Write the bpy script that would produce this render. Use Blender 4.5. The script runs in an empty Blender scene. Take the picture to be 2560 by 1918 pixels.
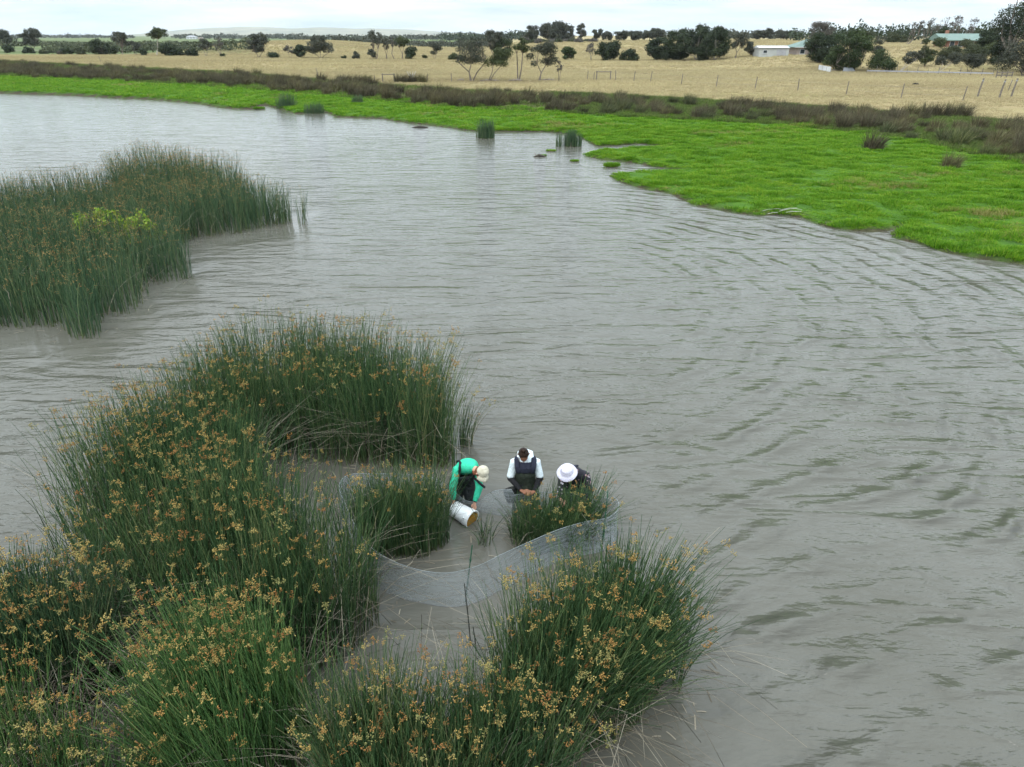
import bpy, bmesh, math, random
import numpy as np
from mathutils import Vector, Matrix

random.seed(7)
RNG = np.random.default_rng(11)
scene = bpy.context.scene
COL = scene.collection
R = math.radians

# ------------------------------------------------------------------ camera
F_PX, CX, CY, H, PITCH = 1774.0, 1280.0, 959.0, 7.0, R(26.15)
cam_data = bpy.data.cameras.new('camera')
cam = bpy.data.objects.new('camera', cam_data)
COL.objects.link(cam)
cam.location = (0, 0, H)
cam.rotation_euler = (R(90) - PITCH, 0, 0)
cam_data.sensor_fit = 'HORIZONTAL'
cam_data.sensor_width = 36.0
cam_data.lens = 36.0 * F_PX / 2560.0
cam_data.clip_start = 0.1
cam_data.clip_end = 60000
scene.camera = cam

# ------------------------------------------------------------------ sky and sun
SUN_EL, SUN_ROT = R(52), R(215)
world = bpy.data.worlds.new('World')
scene.world = world
world.use_nodes = True
wn, wl = world.node_tree.nodes, world.node_tree.links
wn.clear()
w_out = wn.new('ShaderNodeOutputWorld')
w_bg = wn.new('ShaderNodeBackground')
w_bg.inputs['Strength'].default_value = 0.10
w_sky = wn.new('ShaderNodeTexSky')
w_sky.sky_type = 'NISHITA'
w_sky.sun_disc = False
w_sky.sun_elevation = SUN_EL
w_sky.sun_rotation = SUN_ROT
w_sky.air_density = 1.0
w_sky.dust_density = 1.5
w_tc = wn.new('ShaderNodeTexCoord')
w_map = wn.new('ShaderNodeMapping')
w_map.inputs['Scale'].default_value = (1.0, 1.0, 9.0)
w_n1 = wn.new('ShaderNodeTexNoise')
w_n1.inputs['Scale'].default_value = 5.0
w_n1.inputs['Detail'].default_value = 6
w_n1.inputs['Roughness'].default_value = 0.55
w_r1 = wn.new('ShaderNodeValToRGB')          # cloud tone
w_r1.color_ramp.elements[0].position = 0.33
w_r1.color_ramp.elements[0].color = (6.2, 7.8, 8.9, 1)
w_r1.color_ramp.elements[1].position = 0.66
w_r1.color_ramp.elements[1].color = (9.9, 10.4, 10.6, 1)
w_n2 = wn.new('ShaderNodeTexNoise')          # cover: nearly closed, thin places let blue through
w_n2.inputs['Scale'].default_value = 2.1
w_n2.inputs['Detail'].default_value = 4
w_r2 = wn.new('ShaderNodeValToRGB')
w_r2.color_ramp.elements[0].position = 0.30
w_r2.color_ramp.elements[0].color = (0.72, 0.72, 0.72, 1)
w_r2.color_ramp.elements[1].position = 0.55
w_r2.color_ramp.elements[1].color = (0.98, 0.98, 0.98, 1)
w_mix = wn.new('ShaderNodeMixRGB')
wl.new(w_tc.outputs['Generated'], w_map.inputs['Vector'])
wl.new(w_map.outputs['Vector'], w_n1.inputs['Vector'])
wl.new(w_map.outputs['Vector'], w_n2.inputs['Vector'])
wl.new(w_n1.outputs['Fac'], w_r1.inputs['Fac'])
wl.new(w_n2.outputs['Fac'], w_r2.inputs['Fac'])
wl.new(w_r2.outputs['Color'], w_mix.inputs['Fac'])
wl.new(w_sky.outputs['Color'], w_mix.inputs['Color1'])
wl.new(w_r1.outputs['Color'], w_mix.inputs['Color2'])
# an overcast sky is brighter overhead than at the horizon
w_sep = wn.new('ShaderNodeSeparateXYZ')
wl.new(w_tc.outputs['Generated'], w_sep.inputs[0])
w_el = wn.new('ShaderNodeMath'); w_el.operation = 'MULTIPLY_ADD'; w_el.use_clamp = False
w_abs = wn.new('ShaderNodeMath'); w_abs.operation = 'MAXIMUM'; w_abs.inputs[1].default_value = 0.0
wl.new(w_sep.outputs['Z'], w_abs.inputs[0])
wl.new(w_abs.outputs[0], w_el.inputs[0]); w_el.inputs[1].default_value = 1.9; w_el.inputs[2].default_value = 1.0
w_mul = wn.new('ShaderNodeVectorMath'); w_mul.operation = 'SCALE'
wl.new(w_mix.outputs['Color'], w_mul.inputs[0]); wl.new(w_el.outputs[0], w_mul.inputs['Scale'])
wl.new(w_mul.outputs['Vector'], w_bg.inputs['Color'])
wl.new(w_bg.outputs['Background'], w_out.inputs['Surface'])

sun_data = bpy.data.lights.new('sun', 'SUN')
sun_data.energy = 1.2
sun_data.angle = R(25)
sun_data.color = (1.0, 0.96, 0.90)
sun = bpy.data.objects.new('sun', sun_data)
COL.objects.link(sun)
sd = Vector((math.sin(SUN_ROT) * math.cos(SUN_EL), math.cos(SUN_ROT) * math.cos(SUN_EL), math.sin(SUN_EL)))
sun.rotation_euler = sd.to_track_quat('Z', 'Y').to_euler()

vs = scene.view_settings
vs.view_transform = 'Standard'
vs.look = 'None'
vs.exposure = 0.27
vs.gamma = 1.0
vs.use_curve_mapping = False
scene.cycles.use_denoising = True
scene.cycles.max_bounces = 5
scene.cycles.diffuse_bounces = 2
scene.cycles.adaptive_threshold = 0.02
scene.cycles.transparent_max_bounces = 12
scene.cycles.volume_bounces = 0
scene.cycles.caustics_reflective = False
scene.cycles.caustics_refractive = False

# ------------------------------------------------------------------ helpers
CP, SP = math.cos(PITCH), math.sin(PITCH)


def ray(u, v):
    x = (u - CX) / F_PX
    y = (v - CY) / F_PX
    return (x, CP - y * SP, -SP - y * CP)


def W(u, v, z=0.0):
    d = ray(u, v)
    t = (z - H) / d[2]
    return (d[0] * t, d[1] * t)


K = 2560 / 2212.0          # the overview I measured in is 2212 wide


def D(x, y, z=0.0):
    return W(x * K, y * K, z)


def depth(x, y, z):
    return y * CP + (H - z) * SP


def ss(a, b, x):
    t = np.clip((np.asarray(x, float) - a) / (b - a), 0, 1)
    return t * t * (3 - 2 * t)


def hash2(ix, iy, seed):
    n = (ix.astype(np.int64) * 374761393 + iy.astype(np.int64) * 668265263 + seed * 1274126177) & 0x7fffffff
    n = ((n ^ (n >> 13)) * 1103515245) & 0x7fffffff
    return ((n ^ (n >> 16)) & 0xffffff) / float(0xffffff)


def vnoise(x, y, seed=0):
    x = np.asarray(x, float); y = np.asarray(y, float)
    ix = np.floor(x); iy = np.floor(y)
    fx = x - ix; fy = y - iy
    fx = fx * fx * (3 - 2 * fx); fy = fy * fy * (3 - 2 * fy)
    a = hash2(ix, iy, seed); b = hash2(ix + 1, iy, seed)
    c = hash2(ix, iy + 1, seed); d = hash2(ix + 1, iy + 1, seed)
    return (a * (1 - fx) + b * fx) * (1 - fy) + (c * (1 - fx) + d * fx) * fy


def fbm(x, y, seed=0, o=4):
    s, a, t = 0, 1.0, 0
    for k in range(o):
        s = s + a * vnoise(x * 2 ** k, y * 2 ** k, seed + 17 * k); t += a; a *= 0.5
    return s / t


def sdf(px, py, poly):
    """signed distance to a closed polygon, positive inside; also the unit vector to the nearest edge point"""
    px = np.asarray(px, float); py = np.asarray(py, float)
    best = np.full(px.shape, 1e18); nx = np.zeros(px.shape); ny = np.zeros(px.shape)
    inside = np.zeros(px.shape, bool)
    n = len(poly)
    for i in range(n):
        ax, ay = poly[i]; bx, by = poly[(i + 1) % n]
        ex, ey = bx - ax, by - ay
        l2 = ex * ex + ey * ey + 1e-12
        t = np.clip(((px - ax) * ex + (py - ay) * ey) / l2, 0, 1)
        dx = ax + t * ex - px; dy = ay + t * ey - py
        d2 = dx * dx + dy * dy
        m = d2 < best
        best = np.where(m, d2, best); nx = np.where(m, dx, nx); ny = np.where(m, dy, ny)
        c = ((ay > py) != (by > py)) & (px < (bx - ax) * (py - ay) / (by - ay + 1e-12) + ax)
        inside ^= c
    d = np.sqrt(best)
    return np.where(inside, d, -d), nx / (d + 1e-9), ny / (d + 1e-9)


def props(o, label=None, cat=None, group=None, kind=None):
    if label: o['label'] = label
    if cat: o['category'] = cat
    if group: o['group'] = group
    if kind: o['kind'] = kind
    return o


def empty(name, loc, rz=0.0):
    o = bpy.data.objects.new(name, None)
    o.empty_display_size = 0.2
    o.location = loc
    o.rotation_euler = (0, 0, rz)
    COL.objects.link(o)
    return o


def mesh_np(name, verts, faces, mat=None, attrs=None, smooth=False):
    """faces: (n,3) or (n,4) integer array"""
    me = bpy.data.meshes.new(name)
    verts = np.asarray(verts, np.float32).reshape(-1, 3)
    faces = np.asarray(faces, np.int32)
    nv, nf, k = len(verts), len(faces), faces.shape[1]
    me.vertices.add(nv); me.vertices.foreach_set('co', verts.ravel())
    me.loops.add(nf * k); me.loops.foreach_set('vertex_index', faces.ravel())
    me.polygons.add(nf)
    me.polygons.foreach_set('loop_start', np.arange(0, nf * k, k, dtype=np.int32))
    me.polygons.foreach_set('loop_total', np.full(nf, k, np.int32))
    if smooth:
        me.polygons.foreach_set('use_smooth', np.ones(nf, bool))
    if attrs:
        for an, av in attrs.items():
            a = me.attributes.new(an, 'FLOAT', 'POINT')
            a.data.foreach_set('value', np.asarray(av, np.float32).ravel())
    me.update(calc_edges=True)
    if mat: me.materials.append(mat)
    return me


def link_mesh(name, me, parent=None, loc=None):
    o = bpy.data.objects.new(name, me)
    COL.objects.link(o)
    if parent: o.parent = parent
    if loc is not None: o.location = loc
    return o


class MB:
    """collects small shapes into one mesh"""
    def __init__(s): s.v = []; s.f = []

    def add(s, vs, fs):
        n = len(s.v); s.v += [tuple(q) for q in vs]; s.f += [tuple(i + n for i in q) for q in fs]; return s

    def box(s, c, d, rz=0.0):
        x, y, z = d[0] / 2, d[1] / 2, d[2] / 2
        ca, sa = math.cos(rz), math.sin(rz)
        vs = []
        for px, py, pz in ((-x, -y, -z), (x, -y, -z), (x, y, -z), (-x, y, -z), (-x, -y, z), (x, -y, z), (x, y, z), (-x, y, z)):
            vs.append((c[0] + px * ca - py * sa, c[1] + px * sa + py * ca, c[2] + pz))
        return s.add(vs, [(0, 3, 2, 1), (4, 5, 6, 7), (0, 1, 5, 4), (1, 2, 6, 5), (2, 3, 7, 6), (3, 0, 4, 7)])

    def tube(s, pts, rad, n=8, side=None, cap=True):
        """lofted tube; rad entries are r or (a, b) with a along `side`"""
        pts = [Vector(p) for p in pts]
        m = len(pts)
        rings = []
        prev = None
        for i, p in enumerate(pts):
            t = (pts[min(i + 1, m - 1)] - pts[max(i - 1, 0)])
            if t.length < 1e-9: t = Vector((0, 0, 1))
            t.normalize()
            if side is not None:
                a = Vector(side); a = a - t * a.dot(t)
            elif prev is not None:
                a = prev - t * prev.dot(t)
            else:
                a = t.orthogonal()
            if a.length < 1e-6: a = t.orthogonal()
            a.normalize(); prev = a
            b = t.cross(a)
            r = rad[i] if isinstance(rad, (list, tuple)) else rad
            ra, rb = (r, r) if not isinstance(r, (list, tuple)) else r
            rings.append((p, a, b, ra, rb, t))
        vs, fs = [], []
        ext = []
        if cap:
            p, a, b, ra, rb, t = rings[0]
            ext.append((p - t * min(ra, rb) * 0.55, a, b, ra * 0.66, rb * 0.66, t))
        ext += rings
        if cap:
            p, a, b, ra, rb, t = rings[-1]
            ext.append((p + t * min(ra, rb) * 0.55, a, b, ra * 0.66, rb * 0.66, t))
        for p, a, b, ra, rb, t in ext:
            for j in range(n):
                w = 2 * math.pi * j / n
                vs.append(p + a * (ra * math.cos(w)) + b * (rb * math.sin(w)))
        L = len(ext)
        for i in range(L - 1):
            for j in range(n):
                k = (j + 1) % n
                fs.append((i * n + j, i * n + k, (i + 1) * n + k, (i + 1) * n + j))
        if cap:
            p, a, b, ra, rb, t = ext[0]
            vs.append(p - t * min(ra, rb) * 0.35); c0 = len(vs) - 1
            p, a, b, ra, rb, t = ext[-1]
            vs.append(p + t * min(ra, rb) * 0.35); c1 = len(vs) - 1
            for j in range(n):
                k = (j + 1) % n
                fs.append((k, j, c0)); fs.append(((L - 1) * n + j, (L - 1) * n + k, c1))
        return s.add(vs, fs)

    def ball(s, c, r, n=12, m=8, rot=None):
        rx, ry, rz = (r, r, r) if not isinstance(r, (list, tuple)) else r
        c = Vector(c); M = rot or Matrix.Identity(3)
        vs = [c + M @ Vector((0, 0, -rz))]
        for i in range(1, m):
            ph = -math.pi / 2 + math.pi * i / m
            for j in range(n):
                w = 2 * math.pi * j / n
                vs.append(c + M @ Vector((rx * math.cos(ph) * math.cos(w), ry * math.cos(ph) * math.sin(w), rz * math.sin(ph))))
        vs.append(c + M @ Vector((0, 0, rz)))
        fs = []
        for j in range(n):
            k = (j + 1) % n
            fs.append((0, 1 + k, 1 + j))
            for i in range(m - 2):
                a = 1 + i * n
                fs.append((a + j, a + k, a + n + k, a + n + j))
            a = 1 + (m - 2) * n
            fs.append((a + j, a + k, len(vs) - 1))
        return s.add(vs, fs)

    def lathe(s, prof, n=32, M=None, close=False):
        M = M or Matrix.Identity(4)
        vs, fs = [], []
        for r, z in prof:
            for j in range(n):
                w = 2 * math.pi * j / n
                vs.append(M @ Vector((r * math.cos(w), r * math.sin(w), z)))
        L = len(prof)
        for i in range(L - 1 if not close else L):
            i2 = (i + 1) % L
            for j in range(n):
                k = (j + 1) % n
                fs.append((i * n + j, i * n + k, i2 * n + k, i2 * n + j))
        return s.add(vs, fs)

    def build(s, name, mat, parent=None, smooth=False, loc=None):
        me = bpy.data.meshes.new(name)
        me.from_pydata([tuple(v) for v in s.v], [], s.f)
        if smooth:
            me.polygons.foreach_set('use_smooth', np.ones(len(me.polygons), bool))
        me.update()
        if mat: me.materials.append(mat)
        return link_mesh(name, me, parent, loc)


# ------------------------------------------------------------------ materials
def new_mat(name):
    m = bpy.data.materials.new(name)
    m.use_nodes = True
    nt = m.node_tree
    b = nt.nodes['Principled BSDF']
    return m, nt, b


def N(nt, t, **kw):
    n = nt.nodes.new(t)
    for k, v in kw.items():
        if k in n.inputs: n.inputs[k].default_value = v
        else: setattr(n, k, v)
    return n


def ramp(nt, src, stops):
    r = nt.nodes.new('ShaderNodeValToRGB')
    el = r.color_ramp.elements
    while len(el) > 1: el.remove(el[-1])
    el[0].position = stops[0][0]; el[0].color = tuple(stops[0][1]) + (1,)
    for p, c in stops[1:]:
        e = el.new(p); e.color = tuple(c) + (1,)
    nt.links.new(src, r.inputs['Fac'])
    return r.outputs['Color']


def math_n(nt, op, a, b=None, c=None):
    n = nt.nodes.new('ShaderNodeMath'); n.operation = op
    for i, q in enumerate((a, b, c)):
        if q is None: continue
        if isinstance(q, (int, float)): n.inputs[i].default_value = q
        else: nt.links.new(q, n.inputs[i])
    return n.outputs[0]


def mixc(nt, fac, a, b, blend='MIX'):
    n = nt.nodes.new('ShaderNodeMixRGB'); n.blend_type = blend
    for i, q in enumerate((fac, a, b)):
        if isinstance(q, (int, float)): n.inputs[i].default_value = q
        elif isinstance(q, (tuple, list)): n.inputs[i].default_value = tuple(q) + ((1,) if len(q) == 3 else ())
        else: nt.links.new(q, n.inputs[i])
    return n.outputs[0]


def pos(nt, scale=(1, 1, 1)):
    g = nt.nodes.new('ShaderNodeNewGeometry')
    if scale == (1, 1, 1): return g.outputs['Position']
    m = nt.nodes.new('ShaderNodeMapping'); m.inputs['Scale'].default_value = scale
    nt.links.new(g.outputs['Position'], m.inputs['Vector'])
    return m.outputs['Vector']


def noise(nt, vec, scale, detail=3, rough=0.5, dist=0.0):
    n = nt.nodes.new('ShaderNodeTexNoise')
    n.inputs['Scale'].default_value = scale; n.inputs['Detail'].default_value = detail
    n.inputs['Roughness'].default_value = rough; n.inputs['Distortion'].default_value = dist
    nt.links.new(vec, n.inputs['Vector'])
    return n.outputs['Fac']


def attr(nt, name):
    a = nt.nodes.new('ShaderNodeAttribute'); a.attribute_name = name
    return a.outputs['Fac']


def bump(nt, b, h, dist=0.02, strength=1.0):
    n = nt.nodes.new('ShaderNodeBump')
    n.inputs['Strength'].default_value = strength; n.inputs['Distance'].default_value = dist
    nt.links.new(h, n.inputs['Height']); nt.links.new(n.outputs['Normal'], b.inputs['Normal'])


def m_plain(name, c1, c2, scale=8.0, rough=0.8, bmp=0.0, metallic=0.0, spec=0.3, stretch=(1, 1, 1)):
    m, nt, b = new_mat(name)
    p = pos(nt, stretch)
    f = noise(nt, p, scale, 5, 0.6)
    nt.links.new(ramp(nt, f, [(0.3, c1), (0.7, c2)]), b.inputs['Base Color'])
    b.inputs['Roughness'].default_value = rough
    b.inputs['Metallic'].default_value = metallic
    b.inputs['Specular IOR Level'].default_value = spec
    if bmp: bump(nt, b, f, bmp)
    return m


def m_leaf(name, stops, rough=0.6, trans=0.25, spec=0.25, use='rnd'):
    """leaf / blade material, colour by a per-leaf random attribute"""
    m, nt, b = new_mat(name)
    if use == 'rnd':
        f = attr(nt, 'rnd')
    else:
        oi = nt.nodes.new('ShaderNodeObjectInfo'); f = oi.outputs['Random']
    col = ramp(nt, f, stops)
    nt.links.new(col, b.inputs['Base Color'])
    b.inputs['Roughness'].default_value = rough
    b.inputs['Specular IOR Level'].default_value = spec
    if trans:
        t = nt.nodes.new('ShaderNodeBsdfTranslucent'); nt.links.new(col, t.inputs['Color'])
        mx = nt.nodes.new('ShaderNodeMixShader'); mx.inputs['Fac'].default_value = trans
        out = nt.nodes['Material Output']
        nt.links.new(b.outputs[0], mx.inputs[1]); nt.links.new(t.outputs[0], mx.inputs[2])
        nt.links.new(mx.outputs[0], out.inputs['Surface'])
    return m


def m_stem(name, dark, mid, light, base):
    """reed stem: own hue per stem (rnd), yellow-brown sheath at the foot (along)"""
    m, nt, b = new_mat(name)
    c = ramp(nt, attr(nt, 'rnd'), [(0.0, dark), (0.5, mid), (0.82, light), (1.0, (0.30, 0.25, 0.13))])
    foot = ramp(nt, attr(nt, 'along'), [(0.0, (1, 1, 1)), (0.16, (0, 0, 0))])
    c = mixc(nt, foot, c, base)
    nt.links.new(c, b.inputs['Base Color'])
    b.inputs['Roughness'].default_value = 0.5
    b.inputs['Specular IOR Level'].default_value = 0.3
    return m


# ------------------------------------------------------------------ geometry of the shore
SHORE_D = [(2900, 700), (2500, 625), (2212, 572), (2130, 562), (2040, 546), (1990, 530), (1918, 512), (1950, 492), (1905, 503), (1850, 500), (1800, 494),
           (1750, 480), (1725, 470), (1680, 464), (1640, 468), (1560, 456), (1490, 442), (1450, 420), (1390, 409), (1345, 396), (1309, 380),
           (1335, 376), (1400, 373), (1475, 369), (1405, 360), (1365, 352), (1300, 346), (1258, 336), (1290, 328), (1360, 322), (1445, 317),
           (1380, 311), (1290, 317), (1262, 302), (1240, 291), (1180, 285), (1100, 284), (1060, 286), (1000, 281), (940, 272), (860, 263),
           (820, 256), (730, 253), (705, 243), (640, 246), (575, 226), (540, 236), (480, 233), (420, 223), (330, 215), (250, 211),
           (150, 206), (0, 201), (-250, 197), (-700, 194)]
SHORE = [D(x, y) for x, y in SHORE_D]
LAND = SHORE + [(-6000, SHORE[-1][1]), (-6000, 30000), (6000, 30000), (6000, SHORE[0][1])]
_me = sorted(D(x, y, 0.35) for x, y in [(-400, 150), (0, 166), (250, 176), (500, 190), (800, 214), (1000, 232), (1300, 246), (1700, 266), (1900, 288), (2050, 318), (2212, 350), (2600, 420)])
_be = sorted(D(x, y, 0.55) for x, y in [(-400, 120), (0, 136), (250, 148), (500, 160), (740, 180), (1000, 196), (1300, 207), (1700, 227), (2000, 247), (2212, 262), (2600, 290)])


def y_meadow(x): return np.interp(x, [p[0] for p in _me], [p[1] for p in _me])
def y_band(x): return np.interp(x, [p[0] for p in _be], [p[1] for p in _be])


def land_z(x, y, s):
    """height of the ground; s = signed distance inland from the shore"""
    x = np.asarray(x, float); y = np.asarray(y, float)
    base = np.clip(s * 0.45, -0.6, 0.15) + 0.12 * ss(0.3, 8, s) + 0.25 * ss(50, 130, y) + 0.3 * ss(150, 260, y)
    far = 1 - ss(520, 900, y)
    m1 = 3.9 * np.exp(-((x + 98) / 36) ** 2) * ss(262, 345, y) * (1 - ss(380, 560, y))
    m2 = 3.6 * ss(-25, 18, x) * ss(255, 345, y) * far
    n1 = (1.9 + 2.0 * ss(76, 98, x)) * ss(34, 66, x - 0.04 * (y - 160)) * ss(142, 188, y) * far
    roll = 5.0 * ss(600, 1100, y) * fbm(x / 420.0, y / 420.0, 5, 3) * ss(-260, 150, x - 0.02 * y) * (1 - ss(3000, 5000, y))
    rough = 0.10 * (fbm(x / 3.1, y / 3.1, 3, 3) - 0.5) * ss(1, 6, s)
    return base + np.maximum(m1 + m2, n1) + roll + rough


def hz1(x, y):
    s, _, _ = sdf(np.array([x]), np.array([y]), LAND)
    return float(land_z(np.array([x]), np.array([y]), s)[0])


_ts = np.concatenate([np.arange(15, 200, 0.25), np.arange(200, 900, 1.0), np.arange(900, 6000, 12.0)])


def G(u, v):
    """first point of the ground on the line of sight through a measured place"""
    d = ray(u, v)
    ys = _ts; xs = d[0] / d[1] * ys; zs = H + d[2] / d[1] * ys
    s, _, _ = sdf(xs, ys, LAND)
    g = land_z(xs, ys, s)
    i = np.argmax(zs <= g)
    if zs[i] > g[i]: i = len(ys) - 1
    return (float(xs[i]), float(ys[i]), float(g[i]))


def at_y(u, v, y):
    d = ray(u, v)
    x = d[0] / d[1] * y
    return (x, y, hz1(x, y))


def z_at(v, y):
    d = ray(CX, v)
    return H + d[2] / d[1] * y


# ------------------------------------------------------------------ ground
def grow(a, step, q, end):
    o = [a]
    while abs(o[-1]) < abs(end):
        o.append(o[-1] + step * (1 if end > a else -1)); step *= q
    return o[1:]


gx = np.array(grow(-62, 0.6, 1.07, -16000)[::-1] + list(np.arange(-62, 62.1, 0.7)) + grow(62, 0.6, 1.07, 16000))
gy = np.array(list(np.arange(-24, 16, 4.0)) + list(np.arange(16, 72, 0.5)) + list(np.arange(72, 150, 1.0)) + [150] + grow(150, 1.2, 1.035, 16000))
GX, GY = np.meshgrid(gx, gy)
fx, fy = GX.ravel(), GY.ravel()
S, _, _ = sdf(fx, fy, LAND)
gz = land_z(fx, fy, S)
wob = (fbm(fx / 6, fy / 6, 21) - 0.5)
a_band = ss(-2.0, 1.5, fy - y_meadow(fx) + 7 * wob)
a_dry = ss(-1.5, 2.5, fy - y_band(fx) + 9 * wob)
# the wetland beyond the left-hand paddock
ratio = fx / np.maximum(fy, 1)
a_wet = ss(268, 285, fy + 25 * wob) * (1 - ss(-0.36, -0.31, ratio)) + ss(420, 520, fy) * ss(-0.36, -0.31, ratio) * (1 - ss(-0.06, 0.0, ratio))
a_wet = np.clip(a_wet, 0, 1)
nx_, ny_ = len(gx), len(gy)
idx = np.arange(nx_ * ny_).reshape(ny_, nx_)
quads = np.stack([idx[:-1, :-1], idx[:-1, 1:], idx[1:, 1:], idx[1:, :-1]], -1).reshape(-1, 4)

m_ground, nt, b = new_mat('ground_cover')
p1 = pos(nt)
n_big = noise(nt, p1, 0.11, 4)
n_mid = noise(nt, p1, 0.9, 5, 0.6)
n_fine = noise(nt, p1, 7.0, 4, 0.7)
green = ramp(nt, n_mid, [(0.3, (0.035, 0.075, 0.012)), (0.5, (0.055, 0.13, 0.014)), (0.72, (0.09, 0.18, 0.018))])
thatch = ramp(nt, n_mid, [(0.3, (0.06, 0.055, 0.028)), (0.6, (0.10, 0.095, 0.04)), (0.8, (0.15, 0.13, 0.065))])
pst = pos(nt, (0.25, 1.0, 1.0))
n_str = noise(nt, pst, 0.10, 6, 0.62)
dry = ramp(nt, n_str, [(0.30, (0.22, 0.170, 0.095)), (0.43, (0.29, 0.230, 0.120)), (0.58, (0.345, 0.280, 0.148)), (0.75, (0.26, 0.235, 0.105))])
dry = mixc(nt, 0.45, dry, ramp(nt, n_fine, [(0.3, (0.19, 0.14, 0.075)), (0.7, (0.40, 0.32, 0.165))]))
n_gp = ramp(nt, noise(nt, pos(nt, (0.5, 1.0, 1.0)), 0.06, 3), [(0.50, (0, 0, 0)), (0.68, (0.6, 0.6, 0.6))])
dry = mixc(nt, n_gp, dry, (0.24, 0.235, 0.075))
wet = ramp(nt, noise(nt, pos(nt, (0.02, 0.08, 1.0)), 0.35, 5, 0.6), [(0.3, (0.055, 0.075, 0.035)), (0.48, (0.10, 0.13, 0.05)), (0.56, (0.15, 0.18, 0.07)), (0.63, (0.09, 0.10, 0.06)), (0.75, (0.26, 0.23, 0.15))])
mud = ramp(nt, n_fine, [(0.3, (0.035, 0.028, 0.018)), (0.7, (0.085, 0.07, 0.045))])
c = mixc(nt, attr(nt, 'band'), green, thatch)
c = mixc(nt, attr(nt, 'dry'), c, dry)
c = mixc(nt, attr(nt, 'wet'), c, wet)
c = mixc(nt, attr(nt, 'mud'), c, mud)
nt.links.new(c, b.inputs['Base Color'])
b.inputs['Roughness'].default_value = 0.95
b.inputs['Specular IOR Level'].default_value = 0.1
hh = math_n(nt, 'ADD', n_mid, math_n(nt, 'MULTIPLY', n_fine, 0.5))
bump(nt, b, hh, 0.25)
a_mud = (1 - ss(0.10, 0.42, S))
me = mesh_np('ground', np.stack([fx, fy, gz], -1), quads, m_ground,
             {'band': a_band, 'dry': a_dry, 'wet': a_wet, 'mud': a_mud}, smooth=True)
ground = props(link_mesh('ground', me), 'low shore of green turf and dry paddocks', None, None, 'structure')

# ------------------------------------------------------------------ reed bed outlines (foot 'b' on the water, canopy 't')
def bed_poly(spec, zt=1.6):
    return [D(x, y, zt if k == 't' else 0.0) for k, x, y in spec]


BED_MAIN = bed_poly([('b', 995, 1018), ('b', 1000, 985), ('t', 985, 850), ('t', 950, 775), ('t', 880, 725), ('t', 780, 702), ('t', 640, 702), ('t', 540, 706), ('t', 430, 755),
                     ('t', 335, 815), ('t', 205, 900), ('t', 110, 970), ('t', 62, 1045), ('b', 120, 1190), ('b', 190, 1290), ('b', 290, 1400), ('b', 430, 1490), ('b', 620, 1490),
                     ('b', 760, 1420), ('b', 838, 1335), ('b', 770, 1240), ('t', 690, 1090), ('t', 635, 1035), ('t', 580, 1005), ('t', 545, 985), ('b', 560, 1000), ('b', 640, 1003), ('b', 760, 1008), ('b', 880, 1020)])
BED_FAR = bed_poly([('t', -160, 372), ('t', 0, 372), ('t', 100, 368), ('t', 222, 360), ('t', 250, 338), ('t', 400, 328), ('t', 500, 340), ('t', 545, 372), ('t', 600, 384), ('t', 645, 402), ('b', 668, 458), ('b', 650, 478),
                    ('b', 540, 503), ('b', 420, 518), ('b', 392, 530), ('b', 398, 560), ('b', 425, 600), ('b', 335, 620), ('b', 318, 645), ('b', 292, 676), ('b', 228, 690), ('b', 218, 730), ('b', 160, 738), ('b', 132, 708), ('b', 0, 712), ('b', -160, 722)])
BED_LEFT = bed_poly([('t', -160, 1240), ('t', 0, 1215), ('t', 90, 1215), ('t', 180, 1225), ('t', 250, 1250), ('b', 295, 1405), ('b', 275, 1470), ('b', 200, 1540), ('b', 60, 1570), ('b', -160, 1600)], 1.5)
BED_BRIGHT = bed_poly([('t', 305, 1440), ('t', 350, 1355), ('t', 430, 1320), ('t', 520, 1310), ('t', 600, 1370), ('t', 715, 1410), ('b', 720, 1590), ('b', 640, 1680), ('b', 560, 1800), ('b', 430, 1800), ('b', 330, 1690)], 1.5)
BED_CORNER = bed_poly([('t', -200, 1370), ('t', 0, 1370), ('t', 90, 1410), ('t', 170, 1490), ('t', 300, 1500), ('b', 330, 1900), ('b', 330, 2200), ('b', -200, 2200)], 1.4)
BED_CENTRE = bed_poly([('t', 690, 1440), ('t', 800, 1400), ('t', 860, 1415), ('t', 960, 1440), ('t', 1060, 1405), ('b', 1100, 1640), ('b', 1250, 1700), ('b', 1150, 1800), ('b', 900, 1900), ('b', 740, 1900), ('b', 700, 1680)], 1.5)
BED_RIGHT = bed_poly([('t', 1060, 1310), ('t', 1120, 1265), ('t', 1230, 1225), ('t', 1310, 1170), ('t', 1400, 1160), ('t', 1450, 1215), ('t', 1500, 1300), ('b', 1475, 1425), ('b', 1430, 1480), ('b', 1380, 1560), ('b', 1330, 1610), ('b', 1230, 1640), ('b', 1110, 1630), ('b', 1075, 1560)], 1.5)


def oval(xc, yc, hwpx, hd, ph=0.0):
    cx_, cy_ = D(xc, yc)
    hw = hwpx * K / F_PX * depth(cx_, cy_, 0)
    return [(cx_ + hw * (1 + 0.10 * math.sin(3 * q + ph)) * math.cos(q), cy_ + hd * (1 + 0.12 * math.cos(2 * q + ph)) * math.sin(q)) for q in np.linspace(0, 2 * math.pi, 19)[:-1]]


BED_NET_LEFT = oval(868, 1170, 100, 0.47, 0.4)
BED_NET_RIGHT = oval(1192, 1165, 98, 0.40, 1.3)
ALL_BEDS = [BED_MAIN, BED_FAR, BED_LEFT, BED_BRIGHT, BED_CORNER, BED_CENTRE, BED_RIGHT, BED_NET_LEFT, BED_NET_RIGHT]

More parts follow.
